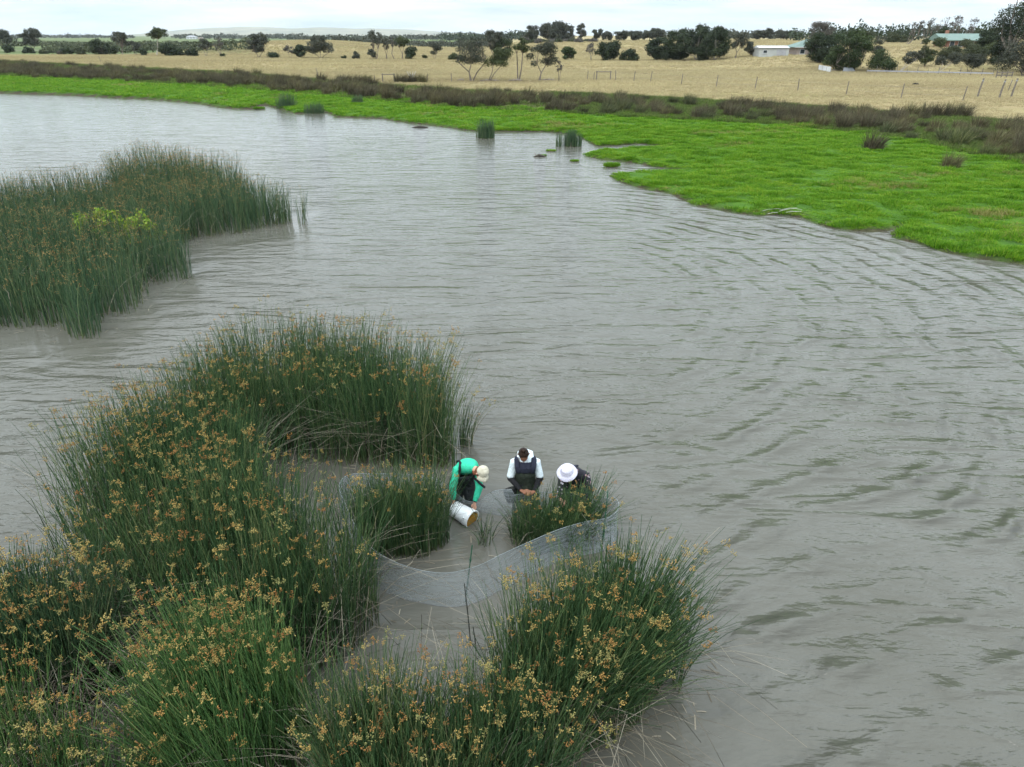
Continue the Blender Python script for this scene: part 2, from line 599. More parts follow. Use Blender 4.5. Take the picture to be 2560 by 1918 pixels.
# ------------------------------------------------------------------ water
wx = np.array(grow(-40, 0.8, 1.12, -900)[::-1] + list(np.arange(-40, 40.1, 0.8)) + grow(40, 0.8, 1.12, 900))
wy = np.array(list(np.arange(-20, 60, 0.8)) + [60] + grow(60, 0.9, 1.08, 260))
WX, WY = np.meshgrid(wx, wy)
qx, qy = WX.ravel(), WY.ravel()
calm = np.zeros(len(qx))
for bp in ALL_BEDS:
    # the wind comes over the beds from behind; the lee is on the camera side
    d, _, _ = sdf(qx, qy, bp)
    d2, _, _ = sdf(qx + 0.15, qy + 1.2, bp)
    calm = np.maximum(calm, np.maximum(1 - ss(0, 1.0, -d), (1 - ss(0, 1.5, -d2)) * 0.95))
calm = np.maximum(calm, (1 - ss(1.6, 2.8, np.hypot((qx + 0.1) / 1.15, qy - 8.6))) * 0.85)
calm = np.maximum(calm, 0.5 * (1 - ss(0, 8, fbm(qx / 9, qy / 9, 77) * 6 + ss(40, 100, qy) * 10)))
iw = np.arange(len(wx) * len(wy)).reshape(len(wy), len(wx))
wq = np.stack([iw[:-1, :-1], iw[:-1, 1:], iw[1:, 1:], iw[1:, :-1]], -1).reshape(-1, 4)

m_water, nt, b = new_mat('turbid_water')
P = pos(nt)
sep = nt.nodes.new('ShaderNodeSeparateXYZ'); nt.links.new(P, sep.inputs[0])
X, Y = sep.outputs[0], sep.outputs[1]
rough_wave = math_n(nt, 'SUBTRACT', 1.0, attr(nt, 'calm'))
# swell refracted round the reed beds: crests are arcs about a point on the open water
wob1 = noise(nt, P, 0.33, 3, 0.5)
wob2 = noise(nt, P, 0.9, 3, 0.55)
dx = math_n(nt, 'ADD', X, 6.0); dy = math_n(nt, 'SUBTRACT', Y, 21.0)
rr = math_n(nt, 'SQRT', math_n(nt, 'ADD', math_n(nt, 'MULTIPLY', dx, dx), math_n(nt, 'MULTIPLY', math_n(nt, 'MULTIPLY', dy, dy), 1.6)))
rr = math_n(nt, 'ADD', rr, math_n(nt, 'ADD', math_n(nt, 'MULTIPLY', wob1, 1.5), math_n(nt, 'MULTIPLY', wob2, 0.35)))
arc = math_n(nt, 'SINE', math_n(nt, 'MULTIPLY', rr, 6.6))
arc = math_n(nt, 'POWER', math_n(nt, 'ADD', math_n(nt, 'MULTIPLY', arc, 0.5), 0.5), 1.7)
patch = math_n(nt, 'MULTIPLY', math_n(nt, 'MAXIMUM', math_n(nt, 'SUBTRACT', noise(nt, P, 0.45, 3, 0.6), 0.36), 0.0), 3.0)
open_r = math_n(nt, 'MINIMUM', math_n(nt, 'MAXIMUM', math_n(nt, 'MULTIPLY', math_n(nt, 'SUBTRACT', math_n(nt, 'SUBTRACT', X, math_n(nt, 'MULTIPLY', Y, 0.12)), 0.0), 0.35), 0.0), 1.0)
arc = math_n(nt, 'MULTIPLY', math_n(nt, 'MULTIPLY', math_n(nt, 'MULTIPLY', arc, patch), open_r), 0.21)
# wind waves coming from the far shore: they grow with the fetch, crests across the view
fetch = math_n(nt, 'ADD', 0.20, math_n(nt, 'MULTIPLY', 0.72, math_n(nt, 'MINIMUM', math_n(nt, 'MAXIMUM', math_n(nt, 'MULTIPLY', math_n(nt, 'SUBTRACT', 62.0, Y), 0.024), 0.0), 1.0)))
fetch = math_n(nt, 'ADD', fetch, math_n(nt, 'MULTIPLY', 0.55, math_n(nt, 'MINIMUM', math_n(nt, 'MAXIMUM', math_n(nt, 'MULTIPLY', math_n(nt, 'SUBTRACT', 18.0, Y), 0.09), 0.0), 1.0)))
def ridged(vec, scale, det, dist):
    n_ = noise(nt, vec, scale, det, 0.5, dist)
    a_ = math_n(nt, 'ABSOLUTE', math_n(nt, 'MULTIPLY', math_n(nt, 'SUBTRACT', n_, 0.5), 3.6))
    return math_n(nt, 'SUBTRACT', 1.0, math_n(nt, 'MINIMUM', a_, 1.0))
mr = nt.nodes.new('ShaderNodeMapping'); mr.inputs['Rotation'].default_value = (0, 0, R(-7)); mr.inputs['Scale'].default_value = (0.30, 1.0, 1.0)
nt.links.new(P, mr.inputs['Vector'])
r1 = math_n(nt, 'MULTIPLY', ridged(mr.outputs[0], 1.25, 2, 0.5), 0.095)
r1b = math_n(nt, 'MULTIPLY', noise(nt, pos(nt, (0.42, 1.0, 1.0)), 3.6, 3, 0.55, 0.5), 0.068)
r2 = math_n(nt, 'MULTIPLY', noise(nt, pos(nt, (0.5, 1.0, 1.0)), 10.0, 3, 0.55, 0.4), 0.022)
# fine streaks slanting across the swell
mp = nt.nodes.new('ShaderNodeMapping'); mp.inputs['Rotation'].default_value = (0, 0, R(34)); mp.inputs['Scale'].default_value = (0.28, 1.0, 1.0)
nt.links.new(P, mp.inputs['Vector'])
r3 = math_n(nt, 'MULTIPLY', noise(nt, mp.outputs[0], 17.0, 2, 0.5, 0.3), 0.018)
hsum = math_n(nt, 'ADD', math_n(nt, 'ADD', arc, math_n(nt, 'ADD', r1, r1b)), math_n(nt, 'ADD', r2, r3))
hsum = math_n(nt, 'MULTIPLY', hsum, fetch)
hsum = math_n(nt, 'MULTIPLY', hsum, math_n(nt, 'ADD', math_n(nt, 'MULTIPLY', rough_wave, 0.92), 0.08))
bump(nt, b, hsum, 1.0)
body = ramp(nt, noise(nt, P, 0.5, 4, 0.6), [(0.3, (0.088, 0.084, 0.068)), (0.7, (0.110, 0.106, 0.090))])
nt.links.new(body, b.inputs['Base Color'])
b.inputs['Roughness'].default_value = 0.05
b.inputs['IOR'].default_value = 1.333
b.inputs['Specular IOR Level'].default_value = 0.5
me = mesh_np('water', np.stack([qx, qy, np.zeros_like(qx)], -1), wq, m_water, {'calm': calm}, smooth=True)
water = props(link_mesh('water', me), 'wind-rippled grey-brown lagoon water', None, None, 'structure')

# ------------------------------------------------------------------ scatter of tiny alike pieces (grass tufts, flower heads)
def gn_scatter(name, pts, rot, scl, variants, parent=None, idx=None):
    me = bpy.data.meshes.new(name)
    pts = np.asarray(pts, np.float32)
    n = len(pts)
    me.vertices.add(n); me.vertices.foreach_set('co', pts.ravel())
    a = me.attributes.new('rot', 'FLOAT_VECTOR', 'POINT'); a.data.foreach_set('vector', np.asarray(rot, np.float32).ravel())
    scl = np.asarray(scl, np.float32)
    if scl.ndim == 1: scl = np.repeat(scl[:, None], 3, 1)
    a = me.attributes.new('scl', 'FLOAT_VECTOR', 'POINT'); a.data.foreach_set('vector', scl.ravel())
    if idx is None: idx = RNG.integers(0, len(variants), n)
    a = me.attributes.new('var', 'INT', 'POINT'); a.data.foreach_set('value', np.asarray(idx, np.int32))
    coll = bpy.data.collections.new(name + '_pieces')
    for i, m in enumerate(variants):
        o = bpy.data.objects.new('%s_piece_%02d' % (name, i), m)
        coll.objects.link(o)
    ng = bpy.data.node_groups.new(name + '_scatter', 'GeometryNodeTree')
    ng.interface.new_socket('Geometry', in_out='INPUT', socket_type='NodeSocketGeometry')
    ng.interface.new_socket('Geometry', in_out='OUTPUT', socket_type='NodeSocketGeometry')
    gi, go = ng.nodes.new('NodeGroupInput'), ng.nodes.new('NodeGroupOutput')
    ip = ng.nodes.new('GeometryNodeInstanceOnPoints')
    ci = ng.nodes.new('GeometryNodeCollectionInfo')
    ci.inputs['Collection'].default_value = coll
    ci.inputs['Separate Children'].default_value = True
    ci.inputs['Reset Children'].default_value = True
    ip.inputs['Pick Instance'].default_value = True
    def na(nm, t):
        q = ng.nodes.new('GeometryNodeInputNamedAttribute'); q.data_type = t; q.inputs['Name'].default_value = nm
        return q.outputs['Attribute']
    er = ng.nodes.new('FunctionNodeEulerToRotation')
    ng.links.new(na('rot', 'FLOAT_VECTOR'), er.inputs[0])
    ng.links.new(er.outputs[0], ip.inputs['Rotation'])
    ng.links.new(na('scl', 'FLOAT_VECTOR'), ip.inputs['Scale'])
    ng.links.new(na('var', 'INT'), ip.inputs['Instance Index'])
    ng.links.new(gi.outputs[0], ip.inputs['Points'])
    ng.links.new(ci.outputs[0], ip.inputs['Instance'])
    ng.links.new(ip.outputs[0], go.inputs[0])
    o = link_mesh(name, me, parent)
    md = o.modifiers.new('scatter', 'NODES'); md.node_group = ng
    return o


def blades(n, spread, height, width, lean, segs=3, seed=0, wind=(0, 0), droop=0.3):
    """a tuft of n curved blades; returns verts, quads, rnd"""
    g = np.random.default_rng(seed)
    a = g.uniform(0, 2 * np.pi, n); r = spread * np.sqrt(g.uniform(0, 1, n))
    bx, by = r * np.cos(a), r * np.sin(a)
    h = height * g.uniform(0.6, 1.1, n)
    ln = lean * g.uniform(0.2, 1.0, n) * (0.4 + r / max(spread, 1e-6))
    dx = np.cos(a + g.normal(0, .5, n)) * ln + wind[0]; dy = np.sin(a + g.normal(0, .5, n)) * ln + wind[1]
    wa = g.uniform(0, np.pi, n)
    V = np.zeros((n, segs + 1, 2, 3))
    for k in range(segs + 1):
        t = k / segs
        w = width * (1 - 0.85 * t) / 2
        px = bx + dx * h * t ** 1.7; py = by + dy * h * t ** 1.7
        pz = h * (t - droop * np.hypot(dx, dy) * t ** 2.5 * 0.6)
        V[:, k, 0] = np.stack([px - w * np.cos(wa), py - w * np.sin(wa), pz], -1)
        V[:, k, 1] = np.stack([px + w * np.cos(wa), py + w * np.sin(wa), pz], -1)
    base = np.arange(n)[:, None] * (segs + 1) * 2
    F = []
    for k in range(segs):
        q = np.array([2 * k, 2 * k + 1, 2 * k + 3, 2 * k + 2])
        F.append(base + q)
    F = np.concatenate(F, 0)
    rnd = np.repeat(g.uniform(0, 1, n), (segs + 1) * 2)
    return V.reshape(-1, 3), F, rnd


# ------------------------------------------------------------------ reeds
M_REED = m_stem('rush_stem', (0.020, 0.048, 0.020), (0.045, 0.096, 0.035), (0.125, 0.175, 0.065), (0.11, 0.105, 0.034))
M_REED_BRIGHT = m_stem('rush_stem_young', (0.026, 0.066, 0.020), (0.055, 0.122, 0.034), (0.125, 0.195, 0.06), (0.10, 0.12, 0.03))
M_REED_GREY = m_stem('rush_stem_bluish', (0.023, 0.054, 0.028), (0.050, 0.100, 0.045), (0.12, 0.165, 0.07), (0.11, 0.12, 0.035))
M_DEAD = m_leaf('dead_stem', [(0, (0.08, 0.065, 0.045)), (0.5, (0.17, 0.145, 0.105)), (1, (0.31, 0.275, 0.21))], 0.8, 0.0)
M_HEAD = m_leaf('seed_head', [(0, (0.30, 0.14, 0.05)), (0.25, (0.37, 0.21, 0.068)), (0.5, (0.41, 0.275, 0.088)), (0.75, (0.38, 0.295, 0.105)), (1, (0.25, 0.24, 0.09))], 0.8, 0.15, 0.1, 'obj')
M_HEAD_DULL = m_leaf('seed_head_far', [(0, (0.22, 0.12, 0.05)), (0.4, (0.34, 0.21, 0.08)), (0.7, (0.37, 0.265, 0.11)), (1, (0.25, 0.235, 0.10))], 0.8, 0.15, 0.1, 'obj')


def head_mesh(seed, nb, spk, size, mat):
    """drooping umbel of spikelets on fine rays"""
    g = np.random.default_rng(seed)
    V, F = [], []
    def bip(p, q, r):
        p, q = np.array(p), np.array(q)
        t = q - p; t = t / (np.linalg.norm(t) + 1e-9)
        a = np.cross(t, [0.3, 0.5, 0.81]); a /= np.linalg.norm(a); b_ = np.cross(t, a)
        m = p + (q - p) * 0.45
        n = len(V)
        V.append(p)
        for k in range(3):
            w = k * 2.094
            V.append(m + r * (a * math.cos(w) + b_ * math.sin(w)))
        V.append(q)
        for k in range(3):
            F.append((n, n + 1 + (k + 1) % 3, n + 1 + k)); F.append((n + 4, n + 1 + k, n + 1 + (k + 1) % 3))
    for i in range(nb):
        a = g.uniform(0, 6.28); L = size * g.uniform(0.35, 1.0)
        up = g.uniform(-0.35, 0.9)
        e = np.array([math.cos(a) * L, math.sin(a) * L, up * L])
        bip((0, 0, -0.01), e, 0.0018)
        for k in range(spk):
            s0 = e * g.uniform(0.75, 1.05) + g.normal(0, size * 0.13, 3)
            d = g.normal(0, 1, 3) + np.array([0, 0, -0.2]) + e / L * 0.6; d /= np.linalg.norm(d)
            l = size * g.uniform(0.24, 0.42)
            bip(s0, s0 + d * l, l * 0.27)
    return mesh_np('seed_head', np.array(V), np.array(F), mat)


HEADS = [head_mesh(100 + i, 4 + i % 4, 4, 0.064, M_HEAD) for i in range(5)]
HEADS_FAR = [head_mesh(200 + i, 3, 2, 0.085, M_HEAD_DULL) for i in range(4)]


def sample_poly(poly, n, seed, clump=0.6, scale=0.9):
    g = np.random.default_rng(seed)
    p = np.array(poly)
    lo, hi = p.min(0), p.max(0)
    got = []
    tot = 0
    while tot < n:
        c = g.uniform(lo, hi, (n * 3, 2))
        s, _, _ = sdf(c[:, 0], c[:, 1], poly)
        k = fbm(c[:, 0] / scale, c[:, 1] / scale, seed, 3)
        ok = (s > 0.0) & (g.uniform(0, 1, len(c)) < (1 - clump) + clump * np.clip((k - 0.3) * 2.6, 0, 1)) & (g.uniform(0, 1, len(c)) < 0.45 + s * 2.0)
        got.append(c[ok]); tot += int(ok.sum())
    return np.concatenate(got)[:n]


def stems_np(bx, by, h, lx, ly, r0, segs, rnd, sides=3, kink=None, power=1.9):
    n = len(bx)
    V = np.zeros((n, segs + 1, sides, 3)); A = np.zeros((n, segs + 1, sides))
    ph = np.random.default_rng(5).uniform(0, 2.09, n)
    ctr = None
    for k in range(segs + 1):
        t = k / segs
        ll = np.hypot(lx, ly)
        px = bx + lx * h * t ** power; py = by + ly * h * t ** power
        pz = -0.08 + (h + 0.08) * t * np.sqrt(np.clip(1 - 0.45 * (ll * t) ** 2, 0.12, 1))
        if kink is not None:
            tk = np.clip((t - kink[0]) / (1 - kink[0] + 1e-6), 0, 1)
            px = px + kink[1] * h * tk; py = py + kink[2] * h * tk; pz = pz - kink[3] * h * tk
        r = r0 * (1 - 0.62 * t)
        for j in range(sides):
            w = ph + j * 2 * np.pi / sides
            V[:, k, j] = np.stack([px + r * np.cos(w), py + r * np.sin(w), pz], -1)
        A[:, k, :] = t
        ctr = np.stack([px, py, pz], -1)
    base = np.arange(n)[:, None] * (segs + 1) * sides
    F = []
    for k in range(segs):
        for j in range(sides):
            j2 = (j + 1) % sides
            F.append(base + np.array([k * sides + j, k * sides + j2, (k + 1) * sides + j2, (k + 1) * sides + j]))
    return V.reshape(-1, 3), np.concatenate(F, 0), {'rnd': np.repeat(rnd, (segs + 1) * sides), 'along': A.ravel()}, ctr


def reed_bed(poly, n, height, label, seed, mat=None, heads=0.4, head_set=None, dead=0.08, r0=0.0066, segs=4, out=0.30, lean=0.105, wind=(0.03, 0.0),
             clump=0.55, hvar=(0.60, 1.2), name='reed_bed', head_scale=1.0, cscale=0.9, cat='reeds', hshape=None):
    g = np.random.default_rng(seed)
    c = np.mean(np.array(poly), 0)
    pts = sample_poly(poly, n, seed, clump, cscale)
    s, nx, ny = sdf(pts[:, 0], pts[:, 1], poly)
    edge = np.exp(-np.maximum(s, 0) / 0.45)
    h = height * g.uniform(hvar[0], hvar[1], n) * (0.92 + 0.08 * (1 - edge)) * (0.82 + 0.36 * fbm(pts[:, 0] / 1.3, pts[:, 1] / 1.3, seed + 3, 2))
    if hshape is not None: h = h * hshape(pts[:, 0], pts[:, 1])
    e2 = edge * g.uniform(0, 1, n) ** 1.5
    lx = nx * out * e2 + g.normal(0, lean, n) + wind[0]
    ly = ny * out * e2 + g.normal(0, lean, n) + wind[1]
    rnd = np.clip(0.75 * g.uniform(0, 1, n) + 0.35 * fbm(pts[:, 0] / 0.8, pts[:, 1] / 0.8, seed + 9, 2) - 0.08, 0, 1)
    root = empty(name, (float(c[0]), float(c[1]), 0.0))
    props(root, label, cat)
    bx, by = pts[:, 0] - c[0], pts[:, 1] - c[1]
    V, F, A, tip = stems_np(bx, by, h, lx, ly, r0 * g.uniform(0.75, 1.25, n), segs, rnd)
    o = link_mesh('stems', mesh_np('stems', V, F, mat or M_REED, A, smooth=True), root); o['kind'] = 'stuff'
    if dead:
        nd = int(n * dead)
        k = g.integers(0, n, nd)
        hd = height * g.uniform(0.5, 1.0, nd)
        an = g.uniform(0, 2 * np.pi, nd); fall = g.uniform(0.25, 0.95, nd)
        kz = g.uniform(0.1, 0.45, nd)
        V, F, A, _ = stems_np(bx[k], by[k], hd, np.cos(an) * fall, np.sin(an) * fall, r0 * 0.95 * np.ones(nd), 5, g.uniform(0, 1, nd),
                              kink=(g.uniform(0.3, 0.7, nd), np.cos(an + g.normal(0, .6, nd)) * 0.5, np.sin(an + g.normal(0, .6, nd)) * 0.5, kz), power=1.3)
        o = link_mesh('dead_stems', mesh_np('dead_stems', V, F, M_DEAD, A, smooth=True), root); o['kind'] = 'stuff'
    if heads:
        k = g.uniform(0, 1, n) < 1.1 * heads * (0.4 + 1.6 * np.clip((h / height - 0.8) / 0.4, 0, 1)) * (0.35 + 1.3 * fbm(pts[:, 0] / 1.1, pts[:, 1] / 1.1, seed + 5, 2))
        k &= h > height * (hvar[0] + 0.02)
        tp = tip[k] - np.array([0, 0, 0.012])
        m = len(tp)
        rot = np.stack([g.normal(0, 0.4, m), g.normal(0, 0.4, m), g.uniform(0, 6.28, m)], -1)
        o = gn_scatter('seed_heads', tp, rot, g.uniform(0.55, 1.25, m) * head_scale, head_set or HEADS, root); o['kind'] = 'stuff'
    return root


reed_bed(BED_MAIN, 12000, 1.74, 'large crescent bed of tall green club-rush with orange seed heads left of the net ring', 1, dead=0.10, heads=0.125, clump=0.72, cscale=0.7)
reed_bed(BED_FAR, 16500, 1.62, 'broad distant rush bed on the left with a lime green shrub inside', 2, M_REED_GREY, heads=0.36, head_set=HEADS_FAR, dead=0.05, r0=0.0105, segs=3, out=0.16, lean=0.10, clump=0.45, cscale=2.2, head_scale=1.25, hshape=lambda x, y: 0.86 + 0.28 * ss(30, 37, y))
reed_bed(BED_LEFT, 3100, 1.5, 'rush bed at the left picture edge just below the open water gap', 3, M_REED_GREY, dead=0.22, heads=0.13)
reed_bed(BED_BRIGHT, 2500, 1.5, 'fresh bright green rush clump with dense yellow-orange heads in the lower left', 4, M_REED_BRIGHT, heads=0.10, wind=(-0.12, 0.06), dead=0.10)
reed_bed(BED_CORNER, 2800, 1.35, 'sparse rushes with many grey dead stalks in the bottom left corner', 5, M_REED_BRIGHT, heads=0.22, dead=0.40)
reed_bed(BED_CENTRE, 3300, 1.45, 'rush bed along the bottom edge below the water channel', 6, heads=0.10, dead=0.12)
reed_bed(BED_RIGHT, 4200, 1.5, 'wide rush clump in front of the net with long stems splaying right over the water', 7, heads=0.095, dead=0.09, out=0.55, wind=(0.10, 0.03))
reed_bed(BED_NET_LEFT, 1250, 1.12, 'small upright rush clump inside the net ring beside the white bucket', 8, heads=0.04, dead=0.06, out=0.25, lean=0.14, clump=0.3, hvar=(0.6, 1.15))
reed_bed(BED_NET_RIGHT, 1400, 0.70, 'rush clump inside the net ring in front of the person with the white sun hat', 9, heads=0.035, dead=0.06, out=0.8, lean=0.14, wind=(0.14, 0.0), hvar=(0.5, 1.3), hshape=lambda x, y: 0.80 + 0.42 * ss(0.2, 1.4, x))
reed_bed(bed_poly([('b', 990, 968), ('b', 1015, 968), ('b', 1022, 958), ('b', 1000, 950)]), 46, 0.95, 'thin tuft of dark rushes standing off the right edge of the crescent bed', 10, dead=0.1, heads=0.15, wind=(0.22, 0.05), clump=0, name='reed_tuft')
reed_bed(bed_poly([('b', 1035, 1180), ('b', 1062, 1182), ('b', 1066, 1150), ('b', 1040, 1150)]), 34, 0.6, 'few thin rush stems in the pool between the two netted clumps', 12, dead=0.2, heads=0.12, clump=0, lean=0.3, hvar=(0.3, 1.1), name='reed_tuft')

# small bulrush patches off the far shore
for (x0, x1, yb, hh, lab, sd) in [(592, 640, 236, 1.35, 'bulrush patch standing in the shallows, leftmost of those off the far shore', 21),
                                  (655, 700, 246, 1.0, 'thin bulrush patch beside a turf islet off the far shore', 22),
                                  (758, 785, 232, 1.1, 'bluish rush tuft growing on the green turf of the far shore', 23),
                                  (1030, 1070, 300, 1.25, 'bulrush patch at the shore edge in the middle distance', 24),
                                  (1200, 1218, 318, 0.95, 'sparse bulrush stems left of the denser patch by the turf point', 25),
                                  (1218, 1256, 318, 1.0, 'dense bulrush patch in the water by the turf point', 26)]:
    (ax, ay), (bx_, by_) = D(x0, yb), D(x1, yb)
    mx_, my_, hw = (ax + bx_) / 2, (ay + by_) / 2 + 0.5, (bx_ - ax) / 2
    pl = [(mx_ + hw * (1 + 0.18 * math.sin(3 * q + sd)) * math.cos(q), my_ + (0.35 * hw + 0.25) * math.sin(q)) for q in np.linspace(0, 6.28, 15)[:-1]]
    reed_bed(pl, 420 if sd != 25 else 60, hh * 1.1, lab, sd, M_REED_GREY, heads=0, dead=0.03, r0=0.014, segs=3, out=0.05, lean=0.07, clump=0.5, cscale=0.35, hvar=(0.35, 1.1), name='bulrush_patch', cat='bulrushes')

# lime green shrub among the far reeds
def leaf_quads(ctr, rad, n, size, seed, shell=0.5, aspect=0.55, vert=0.0):
    """n leaf faces spread through ellipsoid lobes; ctr (m,3), rad (m,3)"""
    g = np.random.default_rng(seed)
    ctr = np.asarray(ctr, float); rad = np.asarray(rad, float)
    vol = rad.prod(1) ** (2 / 3.); k = g.choice(len(ctr), n, p=vol / vol.sum())
    d = g.normal(0, 1, (n, 3)); d /= np.linalg.norm(d, axis=1)[:, None]
    r = shell + (1 - shell) * g.uniform(0, 1, n) ** 0.6
    lump = 0.8 + 0.35 * np.sin(d[:, 0] * 5 + k) * np.sin(d[:, 1] * 6 + k * 2.1) * np.sin(d[:, 2] * 5 + k * 0.7)
    p = ctr[k] + d * rad[k] * (r * lump)[:, None]
    t = g.normal(0, 1, (n, 3)); t[:, 2] -= vert
    t /= np.linalg.norm(t, axis=1)[:, None]
    o = np.cross(t, d + g.normal(0, .5, (n, 3))); o /= (np.linalg.norm(o, axis=1)[:, None] + 1e-9)
    s = size * g.uniform(0.6, 1.35, n)[:, None]
    V = np.stack([p - t * s, p + o * s * aspect, p + t * s, p - o * s * aspect], 1).reshape(-1, 3)
    F = np.arange(n * 4).reshape(-1, 4)
    rnd = np.repeat(np.clip(0.55 * g.uniform(0, 1, n) + 0.45 * g.uniform(0, 1, len(ctr))[k], 0, 1), 4)
    return V, F, rnd


M_LIME = m_leaf('lime_leaf', [(0, (0.10, 0.17, 0.02)), (0.5, (0.19, 0.29, 0.03)), (1, (0.30, 0.36, 0.05))], 0.6, 0.3)
M_BARK = m_plain('bark', (0.10, 0.08, 0.065), (0.24, 0.20, 0.17), 2.0, 0.9, 0.02, stretch=(1, 1, 0.3))
M_BARK_PALE = m_plain('pale_bark', (0.25, 0.22, 0.19), (0.45, 0.41, 0.36), 1.0, 0.9, 0.02, stretch=(1, 1, 0.3))
lx0, ly0 = D(250, 488, 1.0)
root = props(empty('lime_shrub', (lx0, ly0, 0)), 'lime green leafy shrub poking out of the far left rush bed', 'shrub')
g = np.random.default_rng(3)
cc = np.stack([g.uniform(-1.5, 1.5, 26), g.uniform(-0.7, 0.7, 26), g.uniform(0.5, 1.35, 26)], -1)
V, F, rn = leaf_quads(cc, np.full((26, 3), 0.28), 2200, 0.06, 4)
link_mesh('foliage', mesh_np('foliage', V, F, M_LIME, {'rnd': rn}), root)
mb = MB()
for q in cc[::2]: mb.tube([(q[0] * .4, q[1] * .4, -0.1), (q[0] * .8, q[1] * .8, q[2] * .6), tuple(q)], [.02, .015, .006], 5)
mb.build('stem', M_BARK, root)

# ------------------------------------------------------------------ turf of the shore
M_TURF = m_leaf('turf_blade', [(0, (0.045, 0.125, 0.008)), (0.45, (0.10, 0.245, 0.012)), (0.8, (0.165, 0.315, 0.018)), (1, (0.26, 0.35, 0.04))], 0.6, 0.3, 0.15, 'rnd')
# turf colour drifts slowly over the meadow as well
_nt = M_TURF.node_tree
_b = _nt.nodes['Principled BSDF']
_c = _b.inputs['Base Color'].links[0].from_socket
_v = ramp(_nt, noise(_nt, pos(_nt, (0.7, 1.0, 1.0)), 0.9, 5, 0.7), [(0.32, (0.50, 0.62, 0.5)), (0.47, (0.95, 0.97, 0.95)), (0.6, (1.25, 1.12, 1.2)), (0.74, (1.7, 1.2, 1.6))])
_m = mixc(_nt, 1.0, _c, _v, 'MULTIPLY')
_nt.links.new(_m, _b.inputs['Base Color'])
for _n in _nt.nodes:
    if _n.type == 'BSDF_TRANSLUCENT': _nt.links.new(_m, _n.inputs['Color'])


def tuft_mesh(n, spread, h, w, lean, seed, mat, segs=2, wind=(0, 0)):
    V, F, rn = blades(n, spread, h, w, lean, segs, seed, wind)
    return mesh_np('tuft', V, F, mat, {'rnd': rn})


TUFTS = [tuft_mesh(34, 0.16, 0.16, 0.022, 0.7, 300 + i, M_TURF) for i in range(5)]


def scatter_land(xr, yr, n, seed, keep):
    g = np.random.default_rng(seed)
    x = g.uniform(xr[0], xr[1], n); y = g.uniform(yr[0], yr[1], n)
    s, _, _ = sdf(x, y, LAND)
    ok = keep(x, y, s) & (np.abs(x) < 0.80 * y + 4)
    x, y, s = x[ok], y[ok], s[ok]
    return x, y, s, land_z(x, y, s)


def in_meadow(x, y, s):
    bare = fbm(x / 2.6, y / 1.6, 61, 3)
    return (s > 0.10 + 0.5 * np.maximum(0, fbm(x / 1.1, y / 1.1, 62, 2) - 0.5)) & (y < y_meadow(x) + 3) & (bare > 0.24)


parts = [scatter_land((-2, 46), (20, 62), 95000, 41, in_meadow), scatter_land((-30, 20), (55, 100), 42000, 42, in_meadow), scatter_land((-110, -15), (75, 150), 60000, 43, in_meadow)]
x = np.concatenate([p[0] for p in parts]); y = np.concatenate([p[1] for p in parts]); s = np.concatenate([p[2] for p in parts]); z = np.concatenate([p[3] for p in parts])
hum = fbm(x / 0.9, y / 0.7, 71, 3)
sc = (0.55 + 1.5 * np.clip(hum - 0.25, 0, 1)) * RNG.uniform(0.8, 1.2, len(x)) * (1 + np.clip((y - 35) / 60, 0, 1.2))
scl = np.stack([sc, sc, sc * (0.28 + 1.15 * np.clip(hum - 0.25, 0, 1)) * (1 - 0.35 * np.clip((y - 35) / 60, 0, 1))], -1)
rot = np.stack([RNG.normal(0, 0.12, len(x)), RNG.normal(0, 0.12, len(x)), RNG.uniform(0, 6.28, len(x))], -1)
M_TURF_DRY = m_leaf('turf_blade_dry', [(0, (0.14, 0.15, 0.03)), (0.5, (0.24, 0.23, 0.07)), (1, (0.34, 0.30, 0.12))], 0.7, 0.2, 0.1)
TUFTS2 = TUFTS + [tuft_mesh(22, 0.15, 0.17, 0.018, 0.7, 310 + i, M_TURF_DRY) for i in range(2)]
dryish = fbm(x / 4.0, y / 3.0, 73, 3) + RNG.normal(0, 0.10, len(x)) > 0.79
var = np.where(dryish, 5 + RNG.integers(0, 2, len(x)), RNG.integers(0, 5, len(x)))
turf = gn_scatter('grass', np.stack([x, y, z - 0.01], -1), rot, scl, TUFTS2, None, var)
props(turf, 'bright green low turf covering the shore meadow', 'grass', None, 'stuff')

